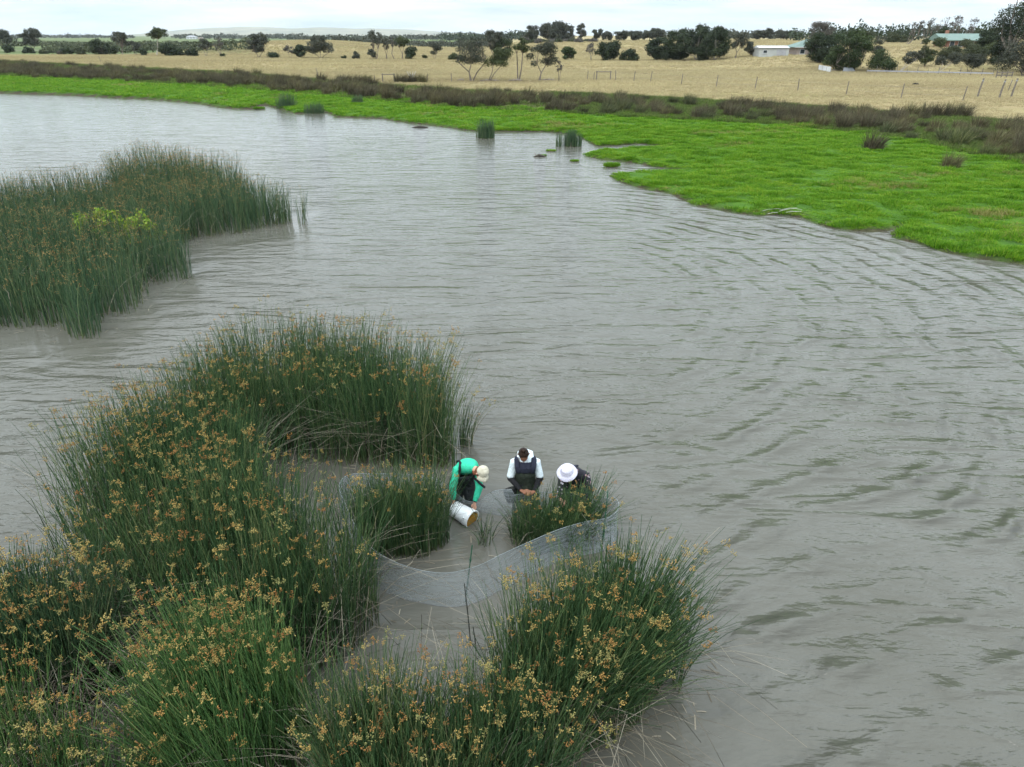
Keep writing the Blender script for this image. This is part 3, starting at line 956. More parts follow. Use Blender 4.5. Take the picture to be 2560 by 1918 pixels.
# turf islets in the shallows
for (x0, y0, wdt, lab) in [(1322, 360, 30, 'small round green turf islet off the turf point'), (515, 234, 34, 'thin low mud islet with turf off the far left shore'),
                           (560, 236, 26, 'tiny turf islet beside the leftmost bulrush patch'), (660, 232, 34, 'low turf islet right of the leftmost bulrush patch'),
                           (1241, 349, 22, 'low scrap of turf awash below the turf point'), (1172, 338, 18, 'muddy turf scrap awash left of the turf point'), (1190, 327, 26, 'narrow turf scrap awash in front of the sparse bulrush stems')]:
    cx_, cy_ = D(x0, y0)
    rw = wdt * K / F_PX * depth(cx_, cy_, 0) / 2
    root = props(empty('turf_islet', (cx_, cy_, 0)), lab, 'islet')
    mb = MB()
    vs_, fs_ = [(0, 0, 0.07)], []
    for k in range(20):
        a = 2 * math.pi * k / 20
        q = 0.8 + 0.35 * random.random()
        vs_ += [(rw * q * .75 * math.cos(a), rw * q * .6 * math.sin(a), 0.05), (rw * q * math.cos(a), rw * q * .8 * math.sin(a), -0.1)]
    for k in range(20):
        i, j = 1 + 2 * k, 1 + 2 * ((k + 1) % 20)
        fs_ += [(0, i, j), (i, i + 1, j + 1, j)]
    mb.add(vs_, fs_).build('mud', m_plain('islet_mud', (.05, .042, .028), (.11, .09, .06), 6, .7), root)
    n = int(60 + 40 * rw)
    a = RNG.uniform(0, 6.28, n); q = np.sqrt(RNG.uniform(0, 1, n)) * 0.75
    hs = 0.5 if 'scrap' in lab or 'mud' in lab else 1.15
    o = gn_scatter('turf', np.stack([rw * q * np.cos(a), rw * .75 * q * np.sin(a), np.full(n, 0.03)], -1), np.stack([np.zeros(n), np.zeros(n), a], -1), RNG.uniform(.6, 1.1, n) * hs * 1.2, TUFTS, root)
    o['kind'] = 'stuff'

# ------------------------------------------------------------------ rush tussocks
M_TUSS = m_leaf('tussock_blade', [(0, (0.040, 0.034, 0.021)), (0.4, (0.076, 0.065, 0.040)), (0.75, (0.125, 0.106, 0.066)), (0.9, (0.10, 0.12, 0.05)), (1, (0.22, 0.19, 0.125))], 0.8, 0.1, 0.15)
M_TUSS_G = m_leaf('tussock_blade_green', [(0, (0.036, 0.05, 0.022)), (0.5, (0.068, 0.085, 0.036)), (0.85, (0.11, 0.115, 0.058)), (1, (0.19, 0.17, 0.09))], 0.8, 0.1, 0.15)


for _mt in (M_TUSS, M_TUSS_G):
    _n = _mt.node_tree; _bb = _n.nodes['Principled BSDF']
    _oi = _n.nodes.new('ShaderNodeObjectInfo')
    _mm = mixc(_n, 1.0, _bb.inputs['Base Color'].links[0].from_socket, ramp(_n, _oi.outputs['Random'], [(0, (0.65, 0.62, 0.62)), (0.5, (1, 1, 1)), (0.8, (1.15, 1.1, 0.95)), (1, (1.3, 1.35, 1.05))]), 'MULTIPLY')
    _n.links.new(_mm, _bb.inputs['Base Color'])


def tussock_mesh(seed, mat, wind):
    V1, F1, r1 = blades(300, 0.42, 1.15, 0.028, 0.50, 3, seed, wind, 0.9)
    V2, F2, r2 = blades(160, 0.5, 0.62, 0.032, 1.1, 3, seed + 50, wind, 0.9)
    return mesh_np('tussock', np.concatenate([V1, V2]), np.concatenate([F1, F2 + len(V1)]), mat, {'rnd': np.concatenate([r1, np.clip(r2 * 0.8 + .2, 0, 1)])})


TUSS = [tussock_mesh(400 + i, M_TUSS, (0.18, 0.0)) for i in range(6)] + [tussock_mesh(420 + i, M_TUSS_G, (0.22, -0.05)) for i in range(3)]
g = np.random.default_rng(77)
cand = []
tx = g.uniform(-150, 75, 60000); ty = g.uniform(35, 235, 60000)
s, _, _ = sdf(tx, ty, LAND)
m0, m1 = y_meadow(tx), y_band(tx)
fr = (ty - m0) / np.maximum(m1 - m0, 1)
dens = fbm(tx / 7.0, ty / 7.0, 88, 3)
right = ss(12, 24, tx)
# in the middle and on the left the band thins out towards the paddock fence
pk = np.where(right > 0.5, ss(-0.02, 0.06, fr) * (1 - ss(0.80, 0.98, fr)), ss(-0.05, 0.05, fr) * (1 - 0.93 * ss(0.50, 0.72, fr)) * (fr < 1.05))
pk = pk * np.clip(0.06 + 3.4 * (dens - 0.33), 0.04, 1) * 1.0
ok = (s > 2) & (np.abs(tx) < 0.78 * ty + 3) & (g.uniform(0, 1, len(tx)) < pk)
tx, ty, s = tx[ok], ty[ok], s[ok]
sel = []
cell = {}
for i in range(len(tx)):
    rmin = 1.0 if ty[i] < 80 else 1.3
    key = (int(tx[i] // 1.3), int(ty[i] // 1.3))
    if any((tx[i] - tx[j]) ** 2 + (ty[i] - ty[j]) ** 2 < rmin ** 2 for a in (-1, 0, 1) for b2 in (-1, 0, 1) for j in cell.get((key[0] + a, key[1] + b2), [])):
        continue
    cell.setdefault(key, []).append(i); sel.append(i)
tx, ty, s = tx[sel], ty[sel], s[sel]
tz = land_z(tx, ty, s)
tsc = np.where(tx > 12, g.uniform(0.62, 1.2, len(tx)), g.uniform(0.62, 1.35, len(tx)))
order = np.argsort(ty)
near = order[:285]; rest = order[285:]
print('tussocks', len(tx))


def tussock(x, y, z, sc, var, label, group=None, rz=None):
    o = bpy.data.objects.new('rush_tussock', TUSS[var])
    COL.objects.link(o)
    o.location = (x, y, z - 0.03)
    o.scale = (sc * 1.15, sc * 1.15, sc)
    o.rotation_euler = (0, 0, random.uniform(-0.5, 0.5) if rz is None else rz)
    return props(o, label, 'tussock', group)


for i in near:
    grn = (fbm(np.array([tx[i] / 9]), np.array([ty[i] / 9]), 93, 2)[0] > 0.55) and tx[i] > 5
    tussock(float(tx[i]), float(ty[i]), float(tz[i]), float(tsc[i]), (6 + i % 3) if grn else int(i % 6),
            'brown-grey rush tussock in the dense band between green turf and dry paddock', 'rush tussocks in the band behind the turf')
V = rest
rt = np.stack([np.zeros(len(V)), np.zeros(len(V)), g.uniform(-0.5, 0.5, len(V))], -1)
o = gn_scatter('tussock_belt', np.stack([tx[V], ty[V], tz[V] - 0.03], -1), rt, np.stack([tsc[V] * 1.2, tsc[V] * 1.2, tsc[V]], -1), TUSS[:6])
props(o, 'far stretch of the dark rush tussock belt along the shore', 'tussocks', None, 'stuff')
# tussocks standing alone on the turf and by the fence
for (u, v, sc, lab) in [(1885, 322, 1.15, 'large lone dark tussock on the open turf at the right'), (2051, 363, 0.85, 'small lone dark tussock on the turf nearest the water'),
                        (1012, 232, 1.35, 'rounded dark tussock standing forward on the far turf'), (1575, 252, 1.0, 'dark tussock standing forward on the turf left of the large lone one')]:
    q = G(u * K, v * K); tussock(q[0], q[1], q[2], sc, 1, lab)
for k, u in enumerate((2005, 2030, 2055, 2080, 1968)):
    q = G(u * K, (252 + 2 * (k % 2)) * K); tussock(q[0], q[1], q[2], 1.25, k % 6, 'dark tussock in the raised row along the paddock edge at the right', 'tussocks in the raised row at the paddock edge')
for k, (u, v) in enumerate(((862, 178), (880, 179), (895, 178), (912, 179))):
    q = G(u * K, v * K); tussock(q[0], q[1], q[2], 1.3, k % 6, 'dark tussock in the short row beside the bleached branch', 'tussocks beside the bleached branch')
for k, (u, v) in enumerate(((742, 178), (760, 178), (778, 178), (794, 178))):
    q = G(u * K, v * K); tussock(q[0], q[1], q[2], 1.2, k % 6, 'dark tussock in the short row left of the far timber gate frame', 'tussocks left of the far gate frame')

# dry grass standing on the paddocks
M_STRAW = m_leaf('straw_blade', [(0, (0.27, 0.215, 0.12)), (0.4, (0.39, 0.32, 0.18)), (0.8, (0.49, 0.415, 0.245)), (1, (0.30, 0.29, 0.14))], 0.8, 0.2, 0.1)
_n = M_STRAW.node_tree; _bb = _n.nodes['Principled BSDF']
_mm = mixc(_n, 1.0, _bb.inputs['Base Color'].links[0].from_socket, ramp(_n, noise(_n, pos(_n, (0.4, 1, 1)), 0.07, 5, 0.6), [(0.32, (0.82, 0.80, 0.80)), (0.5, (1.0, 1.0, 1.0)), (0.66, (1.12, 1.12, 1.1)), (0.8, (0.9, 0.97, 0.8))]), 'MULTIPLY')
_n.links.new(_mm, _bb.inputs['Base Color'])
STRAW = [tuft_mesh(26, 0.28, 0.22, 0.03, 0.8, 500 + i, M_STRAW, 2, (0.25, 0)) for i in range(4)]
def on_paddock(x, y, s): return (s > 3) & (y > y_band(x) - 4) & (fbm(x / 5.0, y / 2.5, 65, 3) > 0.28)
pp = [scatter_land((-60, 80), (62, 160), 62000, 51, on_paddock), scatter_land((-190, 170), (120, 270), 70000, 52, on_paddock), scatter_land((-130, 240), (265, 430), 60000, 53, on_paddock)]
x, y, s, z = [np.concatenate([q[i] for q in pp]) for i in range(4)]
sc = RNG.uniform(0.6, 1.5, len(x)) * (1 + np.clip((y - 80) / 150, 0, 1))
o = gn_scatter('dry_grass', np.stack([x, y, z - 0.02], -1), np.stack([np.zeros(len(x)), np.zeros(len(x)), RNG.uniform(-0.6, 0.6, len(x))], -1), np.stack([sc, sc, sc * 0.75], -1), STRAW)
props(o, 'straw-coloured dry grass on the paddocks behind the shore', 'grass', None, 'stuff')

# rough grass between the tussocks
M_ROUGH = m_leaf('rough_grass_blade', [(0, (0.06, 0.07, 0.025)), (0.4, (0.085, 0.12, 0.03)), (0.75, (0.10, 0.18, 0.025)), (1, (0.20, 0.19, 0.08))], 0.8, 0.2, 0.1)
ROUGH = [tuft_mesh(30, 0.3, 0.3, 0.03, 0.8, 520 + i, M_ROUGH, 2, (0.2, 0)) for i in range(4)]
def in_band(x, y, s): return (s > 2) & (y > y_meadow(x) - 1.5) & (y < y_band(x) + 3)
pp = [scatter_land((5, 75), (38, 110), 60000, 55, in_band), scatter_land((-160, 20), (60, 240), 60000, 56, in_band)]
x, y, s, z = [np.concatenate([q[i] for q in pp]) for i in range(4)]
sc = RNG.uniform(0.6, 1.5, len(x)) * (1 + np.clip((y - 60) / 100, 0, 1))
o = gn_scatter('rough_grass', np.stack([x, y, z - 0.02], -1), np.stack([np.zeros(len(x)), np.zeros(len(x)), RNG.uniform(0, 6.28, len(x))], -1), np.stack([sc, sc, sc * 0.8], -1), ROUGH)
props(o, 'rough brown-green grass between the rush tussocks', 'grass', None, 'stuff')

# dead stalks and flecks drifting at the edge of the beds
fl_v, fl_f, fl_r = [], [], []
gq = np.random.default_rng(606)
for bp, m in ((BED_MAIN, 150), (BED_RIGHT, 90), (BED_NET_LEFT, 30), (BED_NET_RIGHT, 30), (BED_FAR, 160), (BED_CENTRE, 50), (BED_LEFT, 60)):
    P_ = np.array(bp); lo, hi = P_.min(0) - .6, P_.max(0) + .6
    c_ = gq.uniform(lo, hi, (6000, 2)); d_, _, _ = sdf(c_[:, 0], c_[:, 1], bp)
    c_ = c_[(d_ < 0.05) & (d_ > -0.4)][:m]
    for q in c_:
        a_ = gq.uniform(0, 6.28); l_ = gq.uniform(0.04, 0.24); w_ = gq.uniform(0.004, 0.009)
        ca, sa = math.cos(a_), math.sin(a_); n0 = len(fl_v)
        for (u_, v_, z_) in ((-1, -1, .0), (-1, 1, .0), (0, 1, .006), (0, -1, .006), (1, 1, .0), (1, -1, .0)):
            fl_v.append((q[0] + u_ * l_ / 2 * ca - v_ * w_ * sa, q[1] + u_ * l_ / 2 * sa + v_ * w_ * ca, 0.004 + z_))
        fl_f += [(n0, n0 + 3, n0 + 2, n0 + 1), (n0 + 3, n0 + 5, n0 + 4, n0 + 2)]
        fl_r += [gq.uniform(0, 1)] * 6
o = link_mesh('floating_stalks', mesh_np('floating_stalks', np.array(fl_v), np.array(fl_f), M_DEAD, {'rnd': fl_r}))
props(o, 'broken dead stalks drifting on the water along the rush beds', 'debris', None, 'stuff')

# ------------------------------------------------------------------ trees
M_GUM = m_leaf('gum_leaf', [(0, (0.0234, 0.0281, 0.0187)), (0.5, (0.0484, 0.0546, 0.0351)), (1, (0.0897, 0.0920, 0.0624))], 0.6, 0.12)
M_DARK = m_leaf('dark_leaf', [(0, (0.0109, 0.0187, 0.0078)), (0.5, (0.0234, 0.0374, 0.0140)), (1, (0.0484, 0.0640, 0.0234))], 0.6, 0.12)
M_OLIVE = m_leaf('olive_leaf', [(0, (0.0218, 0.0312, 0.0109)), (0.5, (0.0452, 0.0608, 0.0187)), (1, (0.0819, 0.0936, 0.0312))], 0.6, 0.12)
M_WATTLE = m_leaf('wattle_leaf', [(0, (0.0140, 0.0265, 0.0078)), (0.5, (0.0312, 0.0515, 0.0133)), (1, (0.0663, 0.0897, 0.0234))], 0.6, 0.15)
M_GREY = m_leaf('grey_leaf', [(0, (0.0585, 0.0530, 0.0452)), (0.5, (0.0975, 0.0897, 0.0764)), (1, (0.1482, 0.1365, 0.1170))], 0.8, 0.1)
M_HEATH = m_leaf('heath_leaf', [(0, (0.0273, 0.0351, 0.0156)), (0.5, (0.0507, 0.0624, 0.0265)), (1, (0.0936, 0.0975, 0.0468))], 0.7, 0.1)
TREE_MATS = {'gum': M_GUM, 'dark': M_DARK, 'olive': M_OLIVE, 'wattle': M_WATTLE, 'grey': M_GREY, 'heath': M_HEATH}


def tree(u, vb, vt, wpx, label, leafm='gum', crown=0.55, stems=1, dens=1.0, lean=0.0, y=None, cat='tree', name='tree', bark=None, seed=None, flat=False, group=None, spread=1.0, cx=0.0, dome=False):
    """u, vb: foot; vt: top; wpx: crown width, all as measured; crown: share of the height that carries leaves; cx: crown offset as share of width"""
    p = G(u, vb) if y is None else at_y(u, vb, y)
    sd_ = int(u * 7 + vb) if seed is None else seed
    g = np.random.default_rng(sd_)
    top = z_at(vt, p[1])
    h = max(top - p[2], 0.5)
    w = wpx * depth(*p) / F_PX
    root = props(empty(name, p), label, cat, group)
    # lobes of the crown
    nl = int(np.clip(9 + w * h * 0.4, 9, 38)) if name != 'shrub' else int(np.clip(4 + w * 1.2, 5, 14))
    z0 = h * (1 - crown)
    lean_x = lean * h
    cs = []
    for i in range(nl):
        t = (i + 0.5) / nl
        zz = z0 + (h - z0) * (0.12 + 0.80 * g.uniform(0, 1) ** (0.8 if not flat else 0.5))
        f = (zz - z0) / max(h - z0, 0.1)
        prof = math.sqrt(max(0.08, 1 - (max(f - 0.42, 0) / 0.62) ** 2)) if name != 'shrub' else math.sqrt(max(0.1, 1 - f * f * 0.85))
        if f < 0.25 and name != 'shrub': prof *= 0.75
        a = g.uniform(0, 6.28); q = math.sqrt(g.uniform(0.02, 1)) * 0.40 * w * prof
        cs.append((cx * w + lean_x * zz / h + q * math.cos(a), q * math.sin(a) * 0.85, zz))
    cs = np.array(cs)
    if dome:
        nl = int(np.clip(14 + w * h * 0.22, 14, 46))
        d_ = g.normal(0, 1, (nl, 3)); d_ /= np.linalg.norm(d_, axis=1)[:, None]
        q_ = g.uniform(0.25, 1.0, nl)[:, None] ** 0.5
        cs = d_ * q_ * np.array([0.40 * w, 0.36 * w, 0.42 * h]) + np.array([cx * w, 0, 0.50 * h])
        cs[:, 0] += lean_x * cs[:, 2] / h
    lr = np.clip(0.5 * w / math.sqrt(nl) * 1.65, 0.2, 2.6)
    rad = np.stack([g.uniform(0.75, 1.3, nl) * lr, g.uniform(0.75, 1.3, nl) * lr, g.uniform(0.55, 0.95, nl) * lr], -1)
    if dome: rad = rad * 1.15
    px_m = depth(*p) / (F_PX * 0.4)                      # metres per rendered pixel
    size = float(np.clip((0.62 if not dome else 0.8) * px_m, 0.08, 0.34))
    area = float((rad[:, 0] * rad[:, 2]).sum() * 3.14)
    n = int(np.clip(area / (size * size * 0.9) * 1.9 * dens, 80, 7000 if not dome else (12000 if h < 14 else 28000)))
    V, F, rn = leaf_quads(cs, rad, n, size, sd_ + 1, shell=0.35, aspect=0.5, vert=0.5)
    V[:, 2] = np.maximum(V[:, 2], 0.02)
    link_mesh('foliage' if name == 'shrub' else 'crown', mesh_np('crown', V, F, TREE_MATS[leafm], {'rnd': rn}), root)
    # trunk and limbs
    mb = MB()
    r = max(0.022 * h + 0.012, 0.05) * (1.0 if stems == 1 else 0.75)
    if name == 'shrub': r = 0.03
    kx = []
    for k in range(stems):
        off = (k - (stems - 1) / 2) * 0.28 * w * spread
        fork = np.array([cx * w * .6 + lean_x * 0.6 + off, g.normal(0, 0.05 * w), z0 + 0.12 * (h - z0)])
        b0 = np.array([(k - (stems - 1) / 2) * 0.18, 0, -0.15])
        mid = b0 * 0.5 + fork * 0.5 + np.array([g.normal(0, 0.04 * h) - 0.25 * off, g.normal(0, 0.02 * h), 0])
        q1 = b0 * 0.75 + mid * 0.25 + np.array([0, 0, 0.02 * h])
        mb.tube([b0, q1, mid, fork], [r * 1.25, r, r * 0.8, r * 0.6], 6, cap=False)
        kx.append(fork)
    for i in range(nl):
        fk = kx[int(np.argmin([np.hypot(*(f[:2] - cs[i][:2])) for f in kx]))]
        e = cs[i]
        m_ = fk * 0.45 + e * 0.55 + np.array([0, 0, -0.10 * abs(e[2] - fk[2]) - 0.05]) + g.normal(0, 0.03 * w, 3)
        mb.tube([fk, m_, e, e + (e - m_) * 0.35], [r * 0.5, r * 0.32, r * 0.16, r * 0.06], 5, cap=False)
    mb.build('trunk' if name != 'shrub' else 'stem', bark or M_BARK, root, smooth=True)
    return root


def shrub(u, vb, vt, wpx, label, leafm='dark', **kw):
    kw.setdefault('crown', 0.98); kw.setdefault('dens', 1.3)
    return tree(u, vb, vt, wpx, label, leafm, cat='shrub', name='shrub', **kw)


# row behind the paddock, left
tree(14, 130, 75, 84, 'leftmost wind-combed gum in the far row, cut by the picture edge', 'gum', 0.7, 2, lean=-0.1)
tree(86, 132, 71, 64, 'dense grey gum second in the far row from the left edge', 'gum', 0.72, 2)
shrub(20, 133, 117, 34, 'dark low shrub under the leftmost gum')
shrub(72, 134, 119, 28, 'dark low shrub at the foot of the second gum')
shrub(108, 135, 129, 20, 'tiny grey-green shrub right of the second gum', 'heath')
shrub(133, 135, 122, 17, 'small upright olive shrub in the gap of the far row', 'olive')
shrub(149, 136, 126, 20, 'faded grey shrub between two green ones in the far row', 'grey')
shrub(168, 136, 118, 33, 'wide round dark shrub in the gap of the far row', 'dark')
shrub(202, 137, 121, 34, 'straggly grey-green shrub left of the black-green conifer-like bush', 'heath')
tree(252, 138, 98, 56, 'black-green round bush tree, first of the dense ones in the far row', 'dark', 0.97, 2, dens=1.5, dome=True)
tree(308, 139, 80, 46, 'slender grey gum right of the black-green round bush', 'gum', 0.72, 1, lean=0.04)
shrub(287, 138, 119, 24, 'dark shrub at the foot of the slender grey gum')
tree(341, 139, 104, 34, 'short scrubby gum with open stems in the far row', 'gum', 0.75, 2)
shrub(363, 140, 125, 27, 'dark round shrub right of the short scrubby gum')
tree(392, 139, 70, 56, 'tall pale-stemmed gum with a flat high crown in the far row', 'olive', 0.42, 1, dens=0.8, bark=M_BARK_PALE, flat=True, cx=0.2)
tree(420, 141, 101, 48, 'dense black-green bush tree under the tall pale-stemmed gum', 'dark', 0.97, 2, dens=1.5, dome=True)
shrub(440, 141, 121, 36, 'dark shrub joined to the bush under the pale-stemmed gum')
shrub(478, 142, 125, 36, 'low dome-shaped dark shrub standing clear in the far row')
tree(516, 142, 97, 36, 'open grey gum left of the thin half-bare one', 'gum', 0.65, 2, dens=0.8)
tree(551, 143, 94, 28, 'thin half-bare sapling in the far row', 'grey', 0.7, 2, dens=0.4)
shrub(557, 143, 134, 16, 'tiny dark shrub at the foot of the half-bare sapling')
tree(646, 145, 82, 62, 'gum spreading up and right, alone before the dry mound', 'gum', 0.85, 2, lean=0.12)
shrub(684, 146, 136, 34, 'flat dark shrub right of the lone gum before the mound')
tree(727, 146, 114, 28, 'scraggy half-bare sapling left of the dark bush', 'grey', 0.7, 2, dens=0.5)
tree(757, 146, 109, 42, 'dark bush tree tucked against the wide grey gum', 'dark', 0.95, 2, dens=1.5, dome=True)
tree(803, 147, 91, 78, 'wide domed grey gum before the dry mound', 'gum', 0.82, 3)
shrub(862, 148, 138, 15, 'tiny dark shrub alone on the paddock right of the wide gum')
shrub(893, 149, 128, 24, 'small ragged shrub alone on the mid paddock', 'gum')
tree(941, 149, 75, 40, 'tall thin see-through gum in the middle of the far row', 'gum', 0.75, 2, dens=0.6)
shrub(932, 149, 125, 26, 'grey-green shrub at the foot of the tall thin gum', 'gum')
tree(967, 149, 96, 24, 'narrow gum right of the tall thin one', 'gum', 0.6, 2, dens=0.7)
tree(986, 149, 88, 18, 'spindly gum with leaf tufts near its top', 'gum', 0.55, 1, dens=0.7, lean=-0.05)
tree(1006, 149, 93, 42, 'open-stemmed gum with a flat dark crown', 'olive', 0.5, 2, dens=0.8)
shrub(1028, 149, 121, 40, 'round black-green shrub under the flat-crowned gum')
shrub(1062, 148, 136, 13, 'tiny dark shrub right of the round black-green one')
tree(1087, 149, 106, 36, 'small gum with a leaning twin stem in the mid row', 'gum', 0.7, 2, dens=0.9)
shrub(1140, 151, 136, 40, 'flat dark green shrub behind the near wind-bent tree', 'olive')
tree(1236, 152, 74, 60, 'tall ragged gum rising behind the near wind-bent trees', 'gum', 0.75, 2, dens=0.9, lean=0.0)
tree(1258, 152, 96, 58, 'dark spreading gum behind the near leaning tree', 'dark', 0.8, 2)
# five near paddock trees
tree(1179, 204, 97, 118, 'near many-stemmed tree fanning out, leftmost on the paddock edge', 'gum', 0.60, 3, dens=1.25, spread=1.1, cx=0.02)
tree(1222, 204, 124, 84, 'near tree leaning hard right with light green tips', 'olive', 0.50, 2, dens=1.2, lean=0.55)
tree(1296, 203, 92, 50, 'near slim twin-trunk tree with a tufted top', 'olive', 0.42, 2, dens=0.75, lean=0.05)
tree(1348, 203, 107, 84, 'near tree with one curved trunk and a wide grey crown', 'gum', 0.62, 2, dens=0.95, lean=0.12)
tree(1398, 204, 152, 20, 'thin half-bare sapling at the right end of the near trees', 'grey', 0.55, 2, dens=0.5)
# row behind the paddock, right
tree(1420, 151, 113, 40, 'dark bush tree just right of the near trees', 'wattle', 0.9, 2, dens=1.2, dome=True)
tree(1478, 152, 107, 28, 'pale bare-stemmed sapling alone on the paddock', 'grey', 0.65, 2, dens=0.5)
tree(1524, 152, 103, 74, 'wide dark rounded tree below the ridge', 'dark', 0.9, 3, dens=1.3, dome=True)
shrub(1572, 153, 126, 46, 'smooth dome-shaped dark shrub right of the wide rounded tree', 'dark')
for (u, vt, w_, lab) in [(1645, 88, 74, 'leftmost tree of the big dark grove, low and spreading'), (1692, 74, 92, 'second tree of the big dark grove'), (1742, 60, 104, 'tallest tree of the big dark grove'), (1786, 64, 84, 'right-hand tree of the big dark grove')]:
    tree(u, 151, vt, w_, lab, 'dark', 0.88, 3, dens=1.3, bark=M_BARK_PALE, dome=True)
shrub(1680, 152, 120, 70, 'dark undergrowth shrub at the left foot of the grove')
shrub(1760, 152, 122, 76, 'dark undergrowth shrub at the right foot of the grove')
tree(1838, 146, 78, 54, 'thin leaning grey tree right of the grove', 'gum', 0.65, 2, dens=0.55, lean=0.1)
shrub(1874, 143, 104, 36, 'grey-green shrub left of the white shed', 'gum')
# ridge
for (u, vb, vt, w_, lab, st) in [(1330, 110, 62, 46, 'left tree of the ridge clump', 2), (1386, 110, 51, 78, 'biggest tree of the ridge clump', 3), (1418, 110, 60, 44, 'right tree of the ridge clump', 2), (1452, 108, 54, 30, 'tall thin-topped tree at the right end of the ridge', 1)]:
    tree(u, vb, vt, w_, lab, 'gum', 0.8, st, y=350, dens=1.2, bark=M_BARK_PALE, dome=True)
for k, u in enumerate(range(1312, 1490, 17)):
    shrub(u, 112, 97 + (k * 5) % 8, 26, 'grey-green scrub bush on the ridge slope', 'heath' if k % 2 else 'grey', y=343 - (k % 3) * 6, group='scrub on the ridge slope')
for k, (u, vt, w_) in enumerate([(1492, 74, 36), (1520, 80, 40), (1552, 77, 42), (1585, 79, 44), (1612, 76, 40), (1640, 72, 46)]):
    tree(u, 106, vt, w_, 'olive gum in the tree belt along the ridge skyline', 'gum', 0.85, 2, y=372 + 6 * (k % 2), group='tree belt on the ridge skyline', dens=1.2)
# right-hand hill
for k, (u, vt, w_) in enumerate([(1893, 76, 34), (1918, 73, 40), (1950, 77, 42), (1975, 78, 34)]):
    tree(u, 101, vt, w_, 'rounded gum in the group on the skyline behind the white shed', 'gum', 0.85, 2, y=390, group='gums on the skyline behind the shed', dens=1.2)
tree(2046, 128, 53, 74, 'half-bare brown-grey tree showing above the dark trees by the teal roof', 'grey', 0.6, 3, y=192, dens=0.55)
tree(2050, 142, 76, 96, 'dense dark tree against the teal-roofed house', 'dark', 0.95, 3, y=168, dens=1.5, dome=True)
tree(2120, 172, 66, 112, 'huge dome-shaped dark green wattle in the right-hand paddock', 'wattle', 0.97, 3, dens=1.6, y=150, dome=True)
shrub(2205, 178, 132, 78, 'broad green shrub at the right foot of the huge wattle', 'wattle', dens=1.6, y=149)
shrub(2085, 165, 120, 60, 'dark shrub at the left foot of the huge wattle', 'wattle', dens=1.6, y=151)
tree(2192, 140, 91, 46, 'grey-green tree behind the right shoulder of the wattle', 'gum', 0.85, 2, y=172)
tree(2246, 179, 126, 46, 'bleached tree bent right with a dark leaf mass, left of two by the rail', 'gum', 0.55, 2, lean=0.75, bark=M_BARK_PALE, dens=0.9, y=146)
tree(2338, 186, 134, 58, 'bleached tree bent right with a dark leaf mass, right of two by the rail', 'gum', 0.6, 2, lean=0.75, bark=M_BARK_PALE, dens=0.9, y=143)
tree(2312, 162, 88, 48, 'tall dark shrubby tree below the brick house', 'olive', 0.95, 2, y=158, dens=1.2, dome=True)
shrub(2370, 150, 122, 60, 'green shrub on the slope below the brick house', 'heath', y=166)
shrub(2430, 152, 120, 70, 'spreading grey-green shrub right of the slope shrub', 'heath', y=164)
shrub(2480, 135, 112, 60, 'bright green shrub below the tall edge tree', 'olive', y=170)
tree(2420, 182, 140, 66, 'round dark windblown tree standing on the slope behind the rail', 'gum', 0.75, 2, y=147, dens=1.1, lean=0.1)
for k, (u, vt, w_) in enumerate([(2268, 48, 34), (2300, 44, 30), (2330, 41, 36), (2362, 38, 40), (2400, 44, 36)]):
    tree(u, 112, vt, w_, 'feathery bare tree blown to the right behind the brick house', 'grey', 0.75, 3, y=215, dens=0.22, lean=0.35, group='feathery bare trees behind the brick house')
shrub(2352, 96, 66, 44, 'dark round shrub among the bare trees behind the brick house', 'dark', y=212)
tree(2558, 182, -90, 210, 'tall dark tree at the right picture edge', 'dark', 0.9, 3, y=146, dens=2.2, dome=True)
tree(2556, 200, 84, 150, 'grey-leaved spreading tree below the tall edge tree', 'gum', 0.72, 3, y=136, dens=1.3, dome=True)
shrub(2500, 150, 86, 70, 'dark green creeper-covered shrub left of the tall edge tree', 'dark', y=150)
for k, (u, vt, w_) in enumerate([(2225, 84, 40), (2262, 90, 34), (2440, 76, 40), (2478, 70, 34), (2130, 78, 40), (2170, 80, 38)]):
    shrub(u, 108, vt, w_, 'dull green bush on the skyline behind the brick house', 'heath', y=245, group='bushes on the skyline behind the brick house')

shrub(2350, 122, 98, 44, 'olive shrub hiding the left corner of the brick house', 'olive', y=178)
shrub(2418, 124, 104, 50, 'grey-green shrub in front of the brick house door', 'heath', y=178)
tree(2466, 126, 70, 60, 'dark tree hiding the right end of the brick house', 'dark', 0.95, 2, y=178, dens=1.3, dome=True)
# far woods that read as masses
def wood(name, us, vtop, y, hgt, n, leafm, label, seed, dy=25, lr=(1.6, 2.8), size=0.55, per=28, cat='woodland'):
    g = np.random.default_rng(seed)
    u = g.uniform(us[0], us[1], n)
    yy = y + g.uniform(-dy, dy, n)
    x = np.array([ray(a, 90)[0] / ray(a, 90)[1] for a in u]) * yy
    s_, _, _ = sdf(x, yy, LAND)
    z = land_z(x, yy, s_)
    hh = hgt * g.uniform(0.55, 1.1, n) * (0.6 + 0.8 * fbm(x / (hgt * 4), yy / (hgt * 4), seed, 3))
    c = np.stack([x, yy, z + hh * 0.5], -1)
    r_ = np.stack([g.uniform(lr[0], lr[1], n), g.uniform(lr[0], lr[1], n), hh * 0.55], -1)
    V, F, rn = leaf_quads(c, r_, n * per, size, seed + 1, 0.4, 0.6)
    V[:, 2] = np.maximum(V[:, 2], 0.3)
    o = link_mesh(name, mesh_np(name, V, F, TREE_MATS[leafm], {'rnd': rn}))
    return props(o, label, cat, None, 'stuff')


